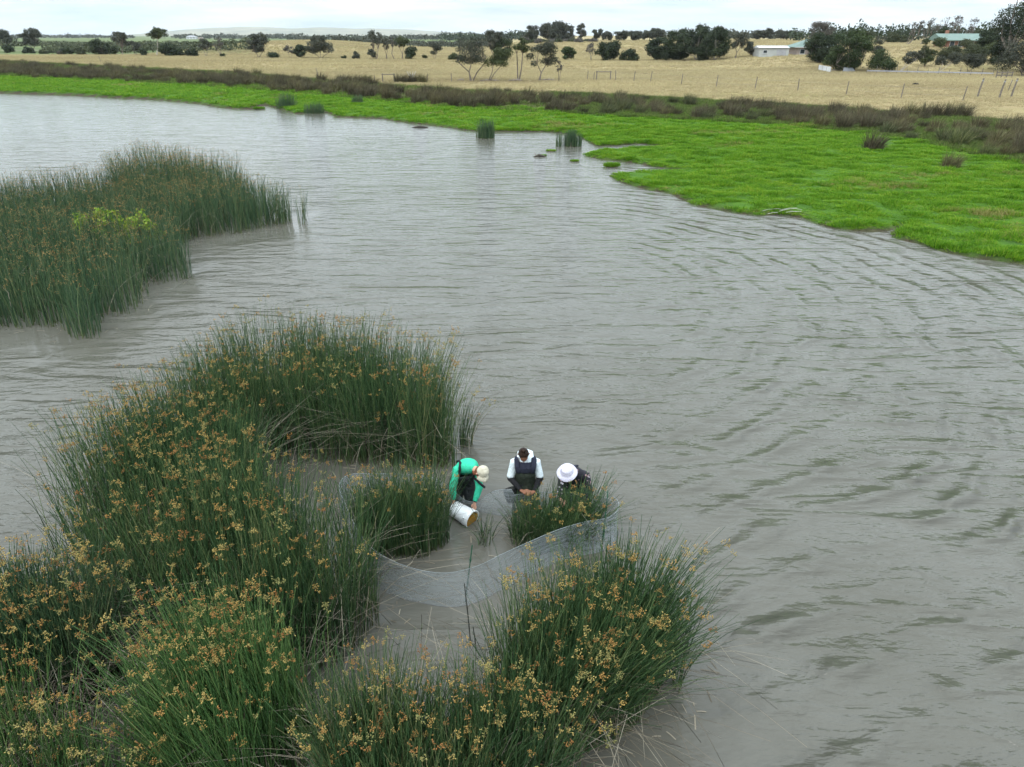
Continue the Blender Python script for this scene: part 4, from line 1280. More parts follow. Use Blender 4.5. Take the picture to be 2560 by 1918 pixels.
wood('scrub', (100, 640), 110, 330, 2.4, 420, 'heath', 'green wetland scrub beyond the left paddock', 901, dy=45, lr=(1.5, 3.2), size=0.42, cat='scrub')
wood('scrub', (-60, 600), 100, 520, 2.6, 420, 'heath', 'farther band of wetland scrub on the left plain', 902, dy=60, lr=(2, 5), size=0.7, per=18, cat='scrub')
wood('scrub', (830, 1240), 105, 470, 3.2, 300, 'gum', 'grey scrub in the dip behind the mid paddock', 903, dy=60, lr=(2, 4.5), size=0.6, per=22, cat='scrub')
wood('woodland', (1100, 1330), 84, 900, 9, 150, 'dark', 'dark wooded skyline left of the ridge clump', 904, dy=40, lr=(4, 9), size=1.3, per=26)
wood('woodland', (-40, 330), 86, 1900, 8, 190, 'gum', 'thin dark treeline on the left horizon', 905, dy=150, lr=(6, 18), size=2.2, per=16)
wood('woodland', (430, 760), 92, 1500, 9, 150, 'gum', 'long dark treeline below the blue hills', 906, dy=120, lr=(6, 16), size=2.0, per=16)
wood('woodland', (720, 1130), 90, 1150, 7, 200, 'gum', 'scattered treeline on the low rise before the blue hills', 907, dy=120, lr=(4, 11), size=1.6, per=18)
wood('woodland', (1980, 2600), 88, 330, 6, 200, 'dark', 'dark bush along the right-hand skyline', 908, dy=20, lr=(2, 5), size=0.6, per=26)
wood('woodland', (1640, 2010), 80, 520, 5, 120, 'gum', 'low treeline on the skyline behind the grove', 909, dy=30, lr=(3, 7), size=0.9, per=24)

# far hills
hx = np.linspace(-5600, 700, 140)
prof = lambda x: (ss(-4900, -3500, x) * (1 - ss(-2000, 200, x)) * (82 + 26 * fbm(x / 900, x * 0 + 3, 31, 4)) )
vs_, fs_ = [], []
rows = [(8200, 0.0), (8700, 0.45), (9300, 0.8), (10000, 1.0), (10800, 0.7)]
for (yy, k) in rows:
    for x in hx:
        vs_.append((x, yy + 300 * float(fbm(np.array([x / 700]), np.array([yy / 700]), 32, 3)[0]), -4 + k * float(prof(x)) * (0.85 + 0.3 * float(fbm(np.array([x / 400]), np.array([yy / 400]), 33, 3)[0]))))
for i in range(len(rows) - 1):
    for j in range(len(hx) - 1):
        a = i * len(hx) + j
        fs_.append((a, a + 1, a + 1 + len(hx), a + len(hx)))
mb = MB(); mb.add(vs_, fs_)
props(mb.build('hills', m_plain('hill_pasture', (0.09, 0.10, 0.06), (0.30, 0.26, 0.16), 0.004, 0.95, stretch=(1, 1, 4)), smooth=True), 'pale blue hills on the far horizon', None, None, 'structure')

# ------------------------------------------------------------------ paddock fences, rails, sheds and houses
M_POST = m_plain('weathered_post', (0.10, 0.085, 0.07), (0.22, 0.19, 0.16), 6, 0.9, 0.01)
M_WIRE = m_plain('fence_wire', (0.25, 0.25, 0.25), (0.35, 0.35, 0.35), 6, 0.5, metallic=0.6)
M_GALV = m_plain('grey_rail', (0.26, 0.26, 0.28), (0.38, 0.38, 0.40), 1.2, 0.6)
M_WHITE = m_plain('white_sheet', (0.50, 0.51, 0.52), (0.64, 0.65, 0.66), 0.8, 0.6)
M_ROOF = m_plain('green_roof_sheet', (0.105, 0.165, 0.14), (0.155, 0.215, 0.185), 0.9, 0.55)
M_BRICK = m_plain('brick_wall', (0.25, 0.12, 0.085), (0.36, 0.19, 0.135), 5, 0.9)
M_MAUVE = m_plain('rendered_wall', (0.30, 0.24, 0.22), (0.38, 0.32, 0.29), 3, 0.9)
M_GLASS = m_plain('window_glass', (0.02, 0.025, 0.03), (0.04, 0.05, 0.055), 2, 0.08, spec=0.6)
M_BLEACH = m_plain('bleached_wood', (0.40, 0.37, 0.33), (0.62, 0.59, 0.54), 5, 0.9)


def post(root, p, h, r, lean=0.0):
    mb = MB().tube([(0, 0, -0.2), (lean * h * .5, 0, h * .5), (lean * h, 0, h)], [r * 1.08, r, r * .95], 7)
    o = mb.build('post', M_POST, root, smooth=False); o.location = p
    return o


fence_pts = [(900, 205, .9), (937, 205, .9), (1068, 204, 1.1), (1129, 205, 1.2), (1468, 200, 1.3), (1484, 202, 1.2), (1539, 202, 1.5), (1584, 205, 1.5), (1626, 205, 1.5), (1703, 213, 1.5), (1790, 218, 1.5), (1887, 223, 1.5), (1994, 229, 1.5),
             (2115, 237, 1.5), (2252, 246, 1.55), (2406, 253, 1.5)]
q0 = G(1626, 205)
fence = props(empty('wire_fence', q0), 'weathered post and wire fence along the dry paddock edge', 'fence')
tops = []
for k, (u, v, h) in enumerate(fence_pts):
    q = G(u, v)
    le = random.uniform(-.05, .12)
    post(fence, (q[0] - q0[0], q[1] - q0[1], q[2] - q0[2]), h, 0.06, le)
    if k >= 4: tops.append((q[0] - q0[0], q[1] - q0[1], q[2] - q0[2], h, le))
for z in (0.35, 0.8):
    mb = MB()
    for a, c in zip(tops[:-1], tops[1:]):
        mb.tube([(a[0] + a[4] * a[3] * z, a[1] - .06, a[2] + a[3] * z), ((a[0] + c[0]) / 2, (a[1] + c[1]) / 2 - .06, (a[2] + a[3] * z + c[2] + c[3] * z) / 2 - .03), (c[0] + c[4] * c[3] * z, c[1] - .06, c[2] + c[3] * z)], 0.006, 4, cap=False)
    mb.build('wire', M_WIRE, fence)


def gate_frame(u0, u1, v, h, label):
    a, c = G(u0, v), G(u1, v)
    y = (a[1] + c[1]) / 2
    root = props(empty('gate_frame', (a[0], y, a[2])), label, 'gate frame')
    w = c[0] - a[0]
    post(root, (0, 0, 0), h, 0.09); post(root, (w, 0, 0), h, 0.09)
    o = MB().tube([(-0.1, 0, h - 0.08), (w / 2, 0, h - 0.10), (w + .1, 0, h - 0.08)], [.06, .07, .06], 7).build('rail', M_POST, root)


gate_frame(1491, 1526, 201, 1.35, 'timber gate frame between two posts on the mid paddock edge')
gate_frame(957, 986, 205, 1.15, 'low timber gate frame near the bleached branch on the far shore')
# heavier end posts on the right
for k, (u, v, h, lab) in enumerate([(2443, 243, 2.0, 'thick leaning end post, leftmost of the four at the right'), (2497, 246, 2.0, 'thick leaning end post second in the group at the right'),
                                    (2520, 227, 1.3, 'thin farther post behind the group at the right'), (2527, 243, 2.0, 'thick leaning end post, rightmost of the group')]):
    q = G(u, v)
    root = props(empty('fence_post', q), lab, 'post')
    MB().tube([(0, 0, -0.2), (.08, 0, h * .5), (.20, 0, h)], [.11, .10, .095] if h > 1.5 else [.06, .055, .05], 8).build('shaft', M_POST, root)
    MB().tube([(.175 * (h / 2), 0, h * .86), (.19 * (h / 2), 0, h * .92)], .115 if h > 1.5 else .065, 8, cap=False).build('wire_wrap', M_WIRE, root)
# row of posts far left near shore
for (u, v, lab) in [(252, 156, 'single leaning post in the dry grass on the far left'), (795, 193, 'crooked stake on the shore left of the gate frame')]:
    q = G(u, v)
    root = props(empty('fence_post', q), lab, 'post')
    MB().tube([(0, 0, -0.2), (-.05, 0, .7), (-.2, 0, 1.4)], [.07, .06, .05], 6).build('shaft', M_POST, root)
    MB().tube([(-.03, 0, .55), (.14, 0, .72)], [.025, .015], 5).build('side_stub', M_POST, root)

# long grey rail below the right-hand slope
a, c = G(2166, 184), G(2482, 191)
root = props(empty('stock_rail', a), 'long low grey rail fence below the right-hand slope', 'rail')
L = Vector((c[0] - a[0], c[1] - a[1], c[2] - a[2]))
for i in range(6):
    p0, p1 = L * (i / 6 + .002), L * ((i + 1) / 6 - .002)
    m_ = (p0 + p1) / 2
    MB().box((m_.x, m_.y, m_.z + .48), (L.length / 6 * .99, .06, .20), math.atan2(L.y, L.x)).build('rail', M_GALV, root)
for i in range(13):
    p0 = L * (i / 12)
    MB().tube([(p0.x, p0.y + .1, p0.z - .2), (p0.x, p0.y + .1, p0.z + 0.9 + .35 * (i % 2))], .05, 6).build('post', M_POST, root)
# hurdle panels at its left end
a2 = G(2112, 178)
root = props(empty('yard_panel', a2), 'dark slatted yard panels at the left end of the grey rail', 'panel')
w_ = a[0] - a2[0]
for k in range(4):
    MB().box((w_ / 2, 0, .2 + .22 * k), (w_, .04, .09)).build('slat', M_POST, root)
for k in range(4):
    MB().box((w_ * k / 3, .05, .5), (.08, .08, 1.1)).build('post', M_POST, root)
# dark rail on the far right
a3, c3 = G(2490, 195), G(2580, 199)
root = props(empty('timber_rail', a3), 'dark timber two-rail fence at the right picture edge', 'rail')
w_ = c3[0] - a3[0]
for k in range(2): MB().box((w_ / 2, 0, .4 + .4 * k), (w_, .06, .16)).build('rail', M_POST, root)
for k in range(4): MB().box((w_ * k / 3, .06, .5), (.14, .14, 1.1)).build('post', M_POST, root)
# white sheet fence beside the wattle
a4 = at_y(2050, 150, 153); c4 = at_y(2078, 170, 147)
root = props(empty('sheet_fence', a4), 'white corrugated sheet fence running into the huge wattle', 'fence')
L = Vector((c4[0] - a4[0], c4[1] - a4[1], c4[2] - a4[2]))
for i in range(6):
    p0 = L * ((i + .5) / 6)
    MB().box((p0.x, p0.y, p0.z + .5), (L.length / 6 * .97, .04, 1.0), math.atan2(L.y, L.x)).build('panel', M_WHITE, root)
for i in range(4):
    p0 = L * (i / 3)
    MB().box((p0.x, p0.y + .06, p0.z + .5), (.07, .07, 1.1)).build('post', M_POST, root)
# sloping grey sheet leaning beside the panels, and a flat one
q = G(2106, 181)
root = props(empty('roof_sheet', q), 'grey roofing sheet leaning low beside the yard panels', 'sheet')
MB().add([(0, 0, 0), (2.6, 0, 0), (2.2, .9, .8), (.5, .9, .8), (0, .05, 0), (2.6, .05, 0), (2.2, .95, .8), (.5, .95, .8)], [(0, 1, 2, 3), (7, 6, 5, 4), (0, 4, 5, 1), (1, 5, 6, 2), (2, 6, 7, 3), (3, 7, 4, 0)]).build('sheet', m_plain('old_sheet', (.16, .17, .18), (.26, .27, .28), 2, .7), root)
MB().box((1.3, .75, .3), (1.6, .08, .6)).build('prop', M_POST, root)
q = G(2075, 178)
root = props(empty('trough', q), 'low concrete trough in the grass under the wattle', 'trough')
t_ = MB(); t_.box((.9, 0, .12), (1.8, .7, .24)); t_.build('basin', M_GALV, root)
MB().box((.9, 0, .26), (1.5, .5, .03)).build('water_surface', M_GLASS, root)
# dark log in the paddock
q = G(2289, 213)
root = props(empty('log', q), 'small black burnt log lying on the right-hand paddock', 'log')
MB().tube([(-.45, 0, .12), (-.1, .05, .16), (.4, .0, .13)], [.10, .15, .08], 7).build('bole', m_plain('charred_wood', (.012, .011, .01), (.035, .03, .026), 8, .9), root)
MB().tube([(.1, 0, .18), (.25, .02, .35)], [.05, .02], 5).build('knot', M_POST, root)
# bleached branch on the far shore
q = G(1030, 205)
root = props(empty('bleached_branch', q), 'bleached white forked branch standing among tussocks on the far shore', 'branch')
for k, an in enumerate((-.7, -.25, .2, .6)):
    MB().tube([(0, 0, -.05), (math.sin(an) * .5, .1 * k, .8), (math.sin(an) * 1.1, .1 * k, 1.5)], [.10, .07, .03], 6).build('fork', M_BLEACH, root)
# fallen timber under the near trees
for k, (u, v, l, lab) in enumerate([(1225, 204, 3.0, 'grey fallen limb under the leaning near tree'), (1290, 204, 2.2, 'grey fallen limb under the twin-trunk tree'), (1370, 203, 2.6, 'long dark fallen trunk under the curved near tree'), (1152, 203, 1.0, 'short dark log left of the fanned near tree')]):
    q = G(u, v)
    root = props(empty('fallen_limb', q), lab, 'log')
    MB().tube([(-l / 2, 0, .1), (0, .1, .18), (l / 2, -.1, .1)], [.10, .13, .07], 7).build('bole', M_BARK, root)
    for j in range(3): MB().tube([(-l / 4 + j * l / 4, 0, .15), (-l / 4 + j * l / 4 + .3, .3, .45)], [.04, .012], 5).build('twig', M_BARK_PALE, root)
# driftwood on the turf edge and in the water
q = D(1700, 466)
root = props(empty('driftwood', (q[0], q[1], .05)), 'heap of pale dead reed stalks washed against the turf edge', 'driftwood')
for k in range(9):
    an = random.uniform(-.9, .9); l = random.uniform(.4, .9)
    x0 = random.uniform(-.7, .7); y0 = random.uniform(-.15, .5)
    MB().tube([(x0 - l / 2 * math.cos(an), y0 - l / 2 * math.sin(an), .04 + .02 * k), (x0, y0, .08 + .02 * k), (x0 + l / 2 * math.cos(an), y0 + l / 2 * math.sin(an), .05 + .04 * random.random() + .02 * k)], .008, 5).build('stalk', M_BLEACH, root)
for (u, v, l, lab) in [(907, 276, 1.3, 'dark waterlogged branch afloat off the far turf'), (1165, 339, .7, 'small dark stick afloat left of the turf point')]:
    q = D(u, v)
    root = props(empty('driftwood', (q[0], q[1], 0)), lab, 'driftwood')
    MB().tube([(-l / 2, 0, .0), (0, .05, .09), (l / 2, 0, .02)], [.04, .10, .06], 7).build('bole', m_plain('wet_wood', (.03, .026, .02), (.07, .06, .045), 8, .5), root)
    MB().tube([(-l / 4, 0, .04), (-l / 2.2, .02, .28)], [.03, .012], 5).build('twig', M_BARK, root)


def gable(root, w, d, eave, ridge, mat, over=.4, hip=True):
    """hipped roof with real thickness"""
    a = [(-w / 2 - over, -d / 2 - over, eave), (w / 2 + over, -d / 2 - over, eave), (w / 2 + over, d / 2 + over, eave), (-w / 2 - over, d / 2 + over, eave)]
    k = d / 2 if hip else -over
    r0, r1 = (-w / 2 + k, 0, ridge), (w / 2 - k, 0, ridge)
    lo = [(x, y, z - .14) for x, y, z in a]
    mb = MB().add(a + [r0, r1] + lo, [(0, 1, 5, 4), (1, 2, 5), (2, 3, 4, 5), (3, 0, 4), (9, 8, 7, 6), (0, 6, 7, 1), (1, 7, 8, 2), (2, 8, 9, 3), (3, 9, 6, 0)])
    return mb.build('roof', mat, root)


def window(root, x, y, z, w, h):
    o = MB().box((x, y, z), (w, .06, h)).build('window', M_WHITE, root)
    MB().box((x, y - .045, z), (w - .16, .03, h - .16)).build('pane', M_GLASS, o)
    MB().box((x, y - .04, z - h / 2 - .05), (w + .16, .12, .06)).build('sill', M_WHITE, o)
    return o


# brick house on the right-hand hill
hy = 186
p = at_y(2392, 120, hy)
zt, ze = z_at(84, hy), z_at(101, hy)
wd = 120 * depth(*p) / F_PX
root = props(empty('brick_house', p), 'brick house with a green sheet roof on the right-hand hill', 'house')
eh = ze - p[2]
MB().box((-.16 * wd, 0, eh / 2 - .5), (wd * .40, 6, eh + .96)).build('wall', M_BRICK, root)
MB().box((.30 * wd, .4, eh / 2 - .5), (wd * .36, 5.4, eh + .94)).build('wall', M_MAUVE, root)
rf = gable(root, wd * .96, 6.4, eh + .05, zt - p[2], M_ROOF, hip=False)
MB().box((-.25 * wd, .6, zt - p[2] + .25), (.6, .6, .9)).build('chimney', M_BRICK, rf)
MB().box((.02 * wd, -3.45, eh - .06), (wd * 1.0, .10, .14)).build('gutter', M_WHITE, rf)
for x in (-.27, -.10): window(root, x * wd, -3.06, eh * .5, 1.1, 1.2)
window(root, .34 * wd, -2.38, eh * .5, 1.4, 1.2)
d_ = MB().box((.12 * wd, -1.5, eh * .45), (1.0, .1, 2.0)).build('door', M_POST, root)
MB().box((.12 * wd + .35, -1.58, eh * .45), (.06, .05, .12)).build('handle', M_WIRE, d_)
for x in (.05, .17): MB().tube([(x * wd, -3.1, -.8), (x * wd, -3.1, eh)], .07, 8).build('verandah_post', M_WHITE, root)
# lean-to with a pale roof on the right
MB().add([(.30 * wd, -3.6, eh - .25), (.52 * wd, -3.6, eh + .25), (.52 * wd, .5, eh + .9), (.30 * wd, .5, eh + .6), (.30 * wd, -3.6, eh - .35), (.52 * wd, -3.6, eh + .15), (.52 * wd, .5, eh + .8), (.30 * wd, .5, eh + .5)],
         [(0, 1, 2, 3), (7, 6, 5, 4), (0, 4, 5, 1), (1, 5, 6, 2), (2, 6, 7, 3), (3, 7, 4, 0)]).build('lean_to_roof', M_GALV, root)

# teal-roofed house behind the dark tree
hy = 196
p = at_y(2030, 135, hy)
zt, ze = z_at(99, hy), z_at(117, hy)
wd = 110 * depth(*p) / F_PX
root = props(empty('low_house', p), 'low house with a teal hipped roof half hidden by the dark tree', 'house')
eh = ze - p[2]
MB().box((0, 0, eh / 2 - .5), (wd * .9, 6, eh + .98)).build('wall', M_MAUVE, root)
rf = gable(root, wd, 6.6, eh, zt - p[2], M_ROOF)
MB().box((0, -3.75, eh - .07), (wd + .7, .1, .13)).build('gutter', M_WHITE, rf)
for x in (-.33, -.12, .15): window(root, x * wd, -3.05, eh * .45, 1.2, 1.1)
# white shed
hy = 190
p = at_y(1925, 140, hy)
zt, ze = z_at(114.5, hy), z_at(119, hy)
wd = 73 * depth(*p) / F_PX
root = props(empty('white_shed', p), 'long low white metal shed left of the teal-roofed house', 'shed')
eh = ze - p[2]
MB().box((0, 0, eh / 2 - .5), (wd, 5, eh + .98)).build('wall', m_plain('shed_wall', (.34, .35, .34), (.42, .43, .42), 1, .7), root)
rf = gable(root, wd, 5, eh, zt - p[2], M_WHITE, .15, hip=False)
MB().box((0, -2.72, eh - .05), (wd + .3, .08, .12)).build('gutter', M_GALV, rf)
d_ = MB().box((.25 * wd, -2.53, eh * .4), (2.2, .06, eh * .8)).build('roller_door', M_GALV, root)
MB().box((.25 * wd, -2.58, eh * .1), (.3, .04, .08)).build('handle', M_POST, d_)
window(root, -.3 * wd, -2.53, eh * .55, 1.0, .7)
# tiny farm far across the plain
hy = 1350
p = at_y(480, 96, hy)
root = props(empty('far_farmhouse', p), 'tiny white farmhouse far across the left plain', 'house')
MB().box((0, 0, 1.8), (16, 8, 3.6)).build('wall', M_WHITE, root)
gable(root, 16, 8, 3.6, 5.6, M_GALV)
for x in (-5, 0, 5): window(root, x, -4.1, 2.0, 1.8, 1.6)
MB().box((14, 2, 1.5), (7, 6, 3.0)).build('outbuilding', M_MAUVE, root)

# ------------------------------------------------------------------ net ring
ring_d = [(742, 1120), (756, 1165), (782, 1210), (815, 1255), (860, 1285), (920, 1300), (980, 1305), (1035, 1294), (1085, 1268), (1140, 1240), (1200, 1212), (1255, 1196), (1312, 1180),
          (1330, 1150), (1300, 1128), (1235, 1118), (1170, 1116), (1105, 1122), (1055, 1112), (1005, 1100), (955, 1094), (890, 1090), (820, 1084), (762, 1088)]
RING = [Vector((*D(x, y), 0)) for x, y in ring_d]


def catmull(P_, n):
    out, m = [], len(P_)
    for i in range(m):
        p0, p1, p2, p3 = P_[i - 1], P_[i], P_[(i + 1) % m], P_[(i + 2) % m]
        for k in range(n):
            t = k / n
            out.append(0.5 * ((2 * p1) + (p2 - p0) * t + (2 * p0 - 5 * p1 + 4 * p2 - p3) * t * t + (3 * p1 - p0 - 3 * p2 + p3) * t ** 3))
    return out


ringp = catmull(RING, 10)
nr, nv_ = len(ringp), 9
rc = sum(ringp, Vector()) / nr
P1X = W(1176, 1272)[0]
net_root = props(empty('net_ring', tuple(rc)), 'grey see-through mesh net standing as a ring in the water on green stakes', 'net')
m_net, nt, b = new_mat('fine_net')
out = nt.nodes['Material Output']
tr = nt.nodes.new('ShaderNodeBsdfTransparent')
mx = nt.nodes.new('ShaderNodeMixShader')
ps = pos(nt, (0.8, 0.8, 9.0))
thr = ramp(nt, noise(nt, ps, 3.0, 4, 0.6), [(0.3, (0.30, 0.30, 0.30)), (0.7, (0.58, 0.58, 0.58))])
nt.links.new(thr, mx.inputs['Fac'])
b.inputs['Base Color'].default_value = (0.36, 0.40, 0.42, 1)
b.inputs['Roughness'].default_value = 0.55
nt.links.new(tr.outputs[0], mx.inputs[1]); nt.links.new(b.outputs[0], mx.inputs[2]); nt.links.new(mx.outputs[0], out.inputs['Surface'])
vs_, fs_ = [], []
TOPZ = []
for i, p in enumerate(ringp):
    q = ringp[(i + 1) % nr] - ringp[i - 1]; q.normalize()
    nrm = Vector((q.y, -q.x, 0))
    sag = 0.020 * math.sin(i * 0.19) + 0.014 * math.sin(i * 0.083 + 1) 
    press = math.exp(-((p.x - P1X) / 0.34) ** 2) * (1 if p.y > rc.y else 0)     # pushed down where the bucket is emptied
    ht = 0.57 + sag - (0.10 if p.y > rc.y + 0.4 and p.x > 0 else 0.0) - 0.38 * press
    TOPZ.append(ht)
    for k in range(nv_):
        t = k / (nv_ - 1)
        bulge = 0.012 * math.sin(i * 0.23 + 3 * t) + 0.05 * (1 - t) ** 2
        vs_.append(p - rc + nrm * bulge + Vector((0, 0, -0.05 + (ht + 0.05) * t)))
for i in range(nr):
    j = (i + 1) % nr
    for k in range(nv_ - 1):
        fs_.append((i * nv_ + k, j * nv_ + k, j * nv_ + k + 1, i * nv_ + k + 1))
MB().add(vs_, fs_).build('mesh_panel', m_net, net_root, smooth=True)
MB().tube([vs_[i * nv_ + nv_ - 1] for i in range(0, nr)] + [vs_[nv_ - 1]], 0.0035, 5, cap=False).build('top_cord', m_plain('cord', (.20, .23, .24), (.30, .33, .34), 9, .8), net_root)
MB().tube([V_ + Vector((0, 0, .045)) for V_ in (Vector(vs_[i * nv_]) for i in range(0, nr))], 0.008, 5, cap=False).build('weighted_line', m_plain('lead_line', (.05, .05, .05), (.10, .10, .10), 9, .8), net_root)
M_STAKE = m_plain('green_stake', (0.012, 0.05, 0.030), (0.025, 0.10, 0.055), 9, 0.45)
for (xb, yb, xt, yt, h) in [(1005, 1300, 1020, 1178, 0.95), (1300, 1192, 1313, 1062, 0.95), (781, 1150, 763, 1062, 0.72)]:
    bx_, by_ = D(xb, yb)
    tx_, ty_ = D(xt, yt, h)
    o = MB().tube([(bx_ - rc.x, by_ - rc.y, -.35), (bx_ - rc.x, by_ - rc.y, 0), (tx_ - rc.x, ty_ - rc.y, h)], [.009, .009, .008], 7).build('stake', M_STAKE, net_root, smooth=True)
    for t in (.35, .75):
        MB().tube([(bx_ - rc.x + (tx_ - bx_) * t, by_ - rc.y + (ty_ - by_) * t, h * t - .012), (bx_ - rc.x + (tx_ - bx_) * t, by_ - rc.y + (ty_ - by_) * t, h * t + .012)], .014, 7).build('collar', M_STAKE, o)
# two dark sticks standing in the channel in front
for (xb, yb, xt, yt, h, lab) in [(1018, 1390, 1003, 1260, .9, 'thin dark stick leaning in the channel in front of the net'), (1030, 1405, 1022, 1355, .4, 'short dark stick standing in the channel in front of the net')]:
    bx_, by_ = D(xb, yb); tx_, ty_ = D(xt, yt, h)
    root = props(empty('marker_stick', (bx_, by_, 0)), lab, 'stick')
    MB().tube([(0, 0, -.2), ((tx_ - bx_) * .5, (ty_ - by_) * .5, h * .5), (tx_ - bx_, ty_ - by_, h)], [.009, .008, .006], 6).build('shaft', m_plain('dark_stick', (.02, .025, .02), (.05, .055, .045), 9, .8), root)
    MB().tube([((tx_ - bx_) * .6, (ty_ - by_) * .6, h * .6), ((tx_ - bx_) * .6 + .06, (ty_ - by_) * .6, h * .68)], [.005, .003], 5).build('side_twig', M_POST, root)

# ------------------------------------------------------------------ people
def fabric(name, c1, c2, scale=6, rough=.9, wr=.012):
    m, nt, b = new_mat(name)
    tcn = nt.nodes.new('ShaderNodeTexCoord')
    f = noise(nt, tcn.outputs['Object'], scale, 5, .6, .4)
    nt.links.new(ramp(nt, f, [(.3, c1), (.7, c2)]), b.inputs['Base Color'])
    b.inputs['Roughness'].default_value = rough
    b.inputs['Specular IOR Level'].default_value = .15
    bump(nt, b, noise(nt, tcn.outputs['Object'], 13, 4, .55, 1.2), wr * 2.2)
    return m


M_SKIN = fabric('skin_fair', (.50, .27, .19), (.58, .33, .24), 12, .6, .001)
M_SKIN_D = fabric('skin_brown', (.19, .085, .05), (.25, .12, .075), 12, .6, .001)
M_TEAL = fabric('jade_shirt', (.035, .44, .26), (.05, .55, .34), 3)
M_WADER = fabric('black_wader', (.012, .015, .016), (.028, .032, .033), 4, .6)
M_WADER_O = fabric('olive_wader', (.018, .024, .018), (.038, .046, .034), 4, .6)
M_STRAP = fabric('strap', (.010, .011, .014), (.018, .019, .024), 9, .7, .002)
M_BEIGE = fabric('beige_cap', (.46, .42, .32), (.58, .54, .43), 9)
M_SHIRT_W = fabric('white_shirt', (.62, .70, .74), (.75, .82, .85), 4)
M_NAVY = fabric('navy_vest', (.016, .018, .030), (.030, .033, .050), 5)
M_BLACK = fabric('black_sleeve', (.010, .010, .012), (.020, .020, .022), 6)
M_HAIR_R = fabric('auburn_hair', (.10, .035, .018), (.20, .075, .038), 30, .5, .01)
M_HAIR_D = fabric('dark_hair', (.012, .007, .005), (.035, .018, .012), 30, .45, .01)
M_HAT = fabric('lilac_white_hat', (.50, .48, .58), (.62, .60, .70), 6)
M_EYE = m_plain('eye_white', (.7, .68, .65), (.75, .73, .7), 5, .3)
M_FRAMES = m_plain('spectacle_frame', (.55, .55, .56), (.7, .7, .7), 5, .3, metallic=.8)
# dark floral shirt: small pale blossoms on black
M_FLORAL, nt, b = new_mat('floral_shirt')
tcn = nt.nodes.new('ShaderNodeTexCoord')
vo = nt.nodes.new('ShaderNodeTexVoronoi'); vo.inputs['Scale'].default_value = 17
nt.links.new(tcn.outputs['Object'], vo.inputs['Vector'])
spot = ramp(nt, vo.outputs['Distance'], [(.22, (1, 1, 1)), (.30, (0, 0, 0))])
pet = ramp(nt, noise(nt, tcn.outputs['Object'], 5, 2), [(.45, (.02, .02, .03)), (.5, (.30, .17, .18)), (.62, (.55, .52, .58))])
nt.links.new(mixc(nt, spot, (.014, .013, .020), pet), b.inputs['Base Color'])
b.inputs['Roughness'].default_value = .9


def soft(name, mb, mat, parent, voxel=.009, smooth=6):
    """fuse overlapping closed shapes into one continuous skin"""
    o = mb.build(name, mat, parent, smooth=True)
    r = o.modifiers.new('fuse', 'REMESH'); r.mode = 'VOXEL'; r.voxel_size = voxel; r.use_smooth_shade = True
    s_ = o.modifiers.new('relax', 'SMOOTH'); s_.factor = .5; s_.iterations = smooth
    return o


def V3(*a): return Vector(a)


def head(mb, c, fwd, up):
    """skull, jaw, nose, brow, ears and neck-ready base; c centre, 0.23 m tall"""
    f = Vector(fwd).normalized(); u = Vector(up); u = (u - f * u.dot(f)).normalized(); r = u.cross(f).normalized()
    M = Matrix((r, f, u)).transposed()
    c = Vector(c)
    T = lambda x, y, z: c + r * x + f * y + u * z
    mb.ball(T(0, -.012, .03), (.076, .094, .088), 14, 10, M)
    mb.ball(T(0, .030, -.035), (.058, .060, .078), 12, 8, M)
    mb.ball(T(0, .062, -.092), (.030, .026, .024), 8, 6, M)            # chin
    mb.tube([T(0, .082, .012), T(0, .102, -.022), T(0, .096, -.034)], [.011, .016, .013], 8)   # nose
    mb.tube([T(-.042, .074, .028), T(0, .086, .030), T(.042, .074, .028)], [.012, .013, .012], 8)   # brow
    mb.tube([T(-.024, .083, -.062), T(0, .090, -.061), T(.024, .083, -.062)], [.006, .009, .006], 6)   # lips
    for sx in (-1, 1):
        mb.tube([T(sx * .077, -.012, .022), T(sx * .086, -.020, .0), T(sx * .078, -.010, -.028)], [.013, .017, .011], 7)   # ears
    return T, M


def eyes(T, parent, col):
    for sx in (-1, 1):
        e = MB().ball(T(sx * .031, .078, .008), .012, 10, 6).build('eye', M_EYE, parent, smooth=True)
        MB().ball(T(sx * .031, .0865, .008), .0055, 8, 6).build('iris', col, e, smooth=True)


def hand(mb, wrist, d, n, side, curl=.6, scale=1.0, thumb_in=.5):
    """palm and five fingers; d: along the fingers, n: palm normal (the side it closes to), side: towards the thumb"""
    d = Vector(d).normalized(); n = Vector(n); n = (n - d * n.dot(d)).normalized()
    t = n.cross(d)
    if t.dot(Vector(side)) < 0: t = -t
    w = Vector(wrist); s_ = scale
    mb.tube([w - d * .03 * s_, w + d * .02 * s_, w + d * .055 * s_, w + d * .088 * s_], [(.026 * s_, .020 * s_), (.034 * s_, .017 * s_), (.042 * s_, .015 * s_), (.040 * s_, .013 * s_)], 10, side=t)
    for k, (off, ln) in enumerate(((.031, .068), (.011, .078), (-.010, .072), (-.030, .056))):
        p = w + d * .085 * s_ + t * off * s_
        pts = [p - d * .015]
        a = 0
        for j, part in enumerate((.45, .32, .23)):
            pts.append(p.copy())
            a += curl * (.75 if j == 0 else 1.0)
            p = p + (d * math.cos(a) + n * math.sin(a)) * ln * part * s_
        pts.append(p)
        mb.tube(pts, [.0095 * s_, .0095 * s_, .009 * s_, .0085 * s_, .0075 * s_], 7)
    p = w + d * .030 * s_ + t * .030 * s_
    q = p + (t * .75 + d * .6 + n * .15).normalized() * .036 * s_
    e = q + (d * .85 + t * (.35 - thumb_in) + n * .45).normalized() * .036 * s_
    mb.tube([w + d * .015 * s_ + t * .012 * s_, p, q, e], [.016 * s_, .014 * s_, .0115 * s_, .009 * s_], 7)


def limb(mb, pts, rad, n=12): mb.tube(pts, rad, n)


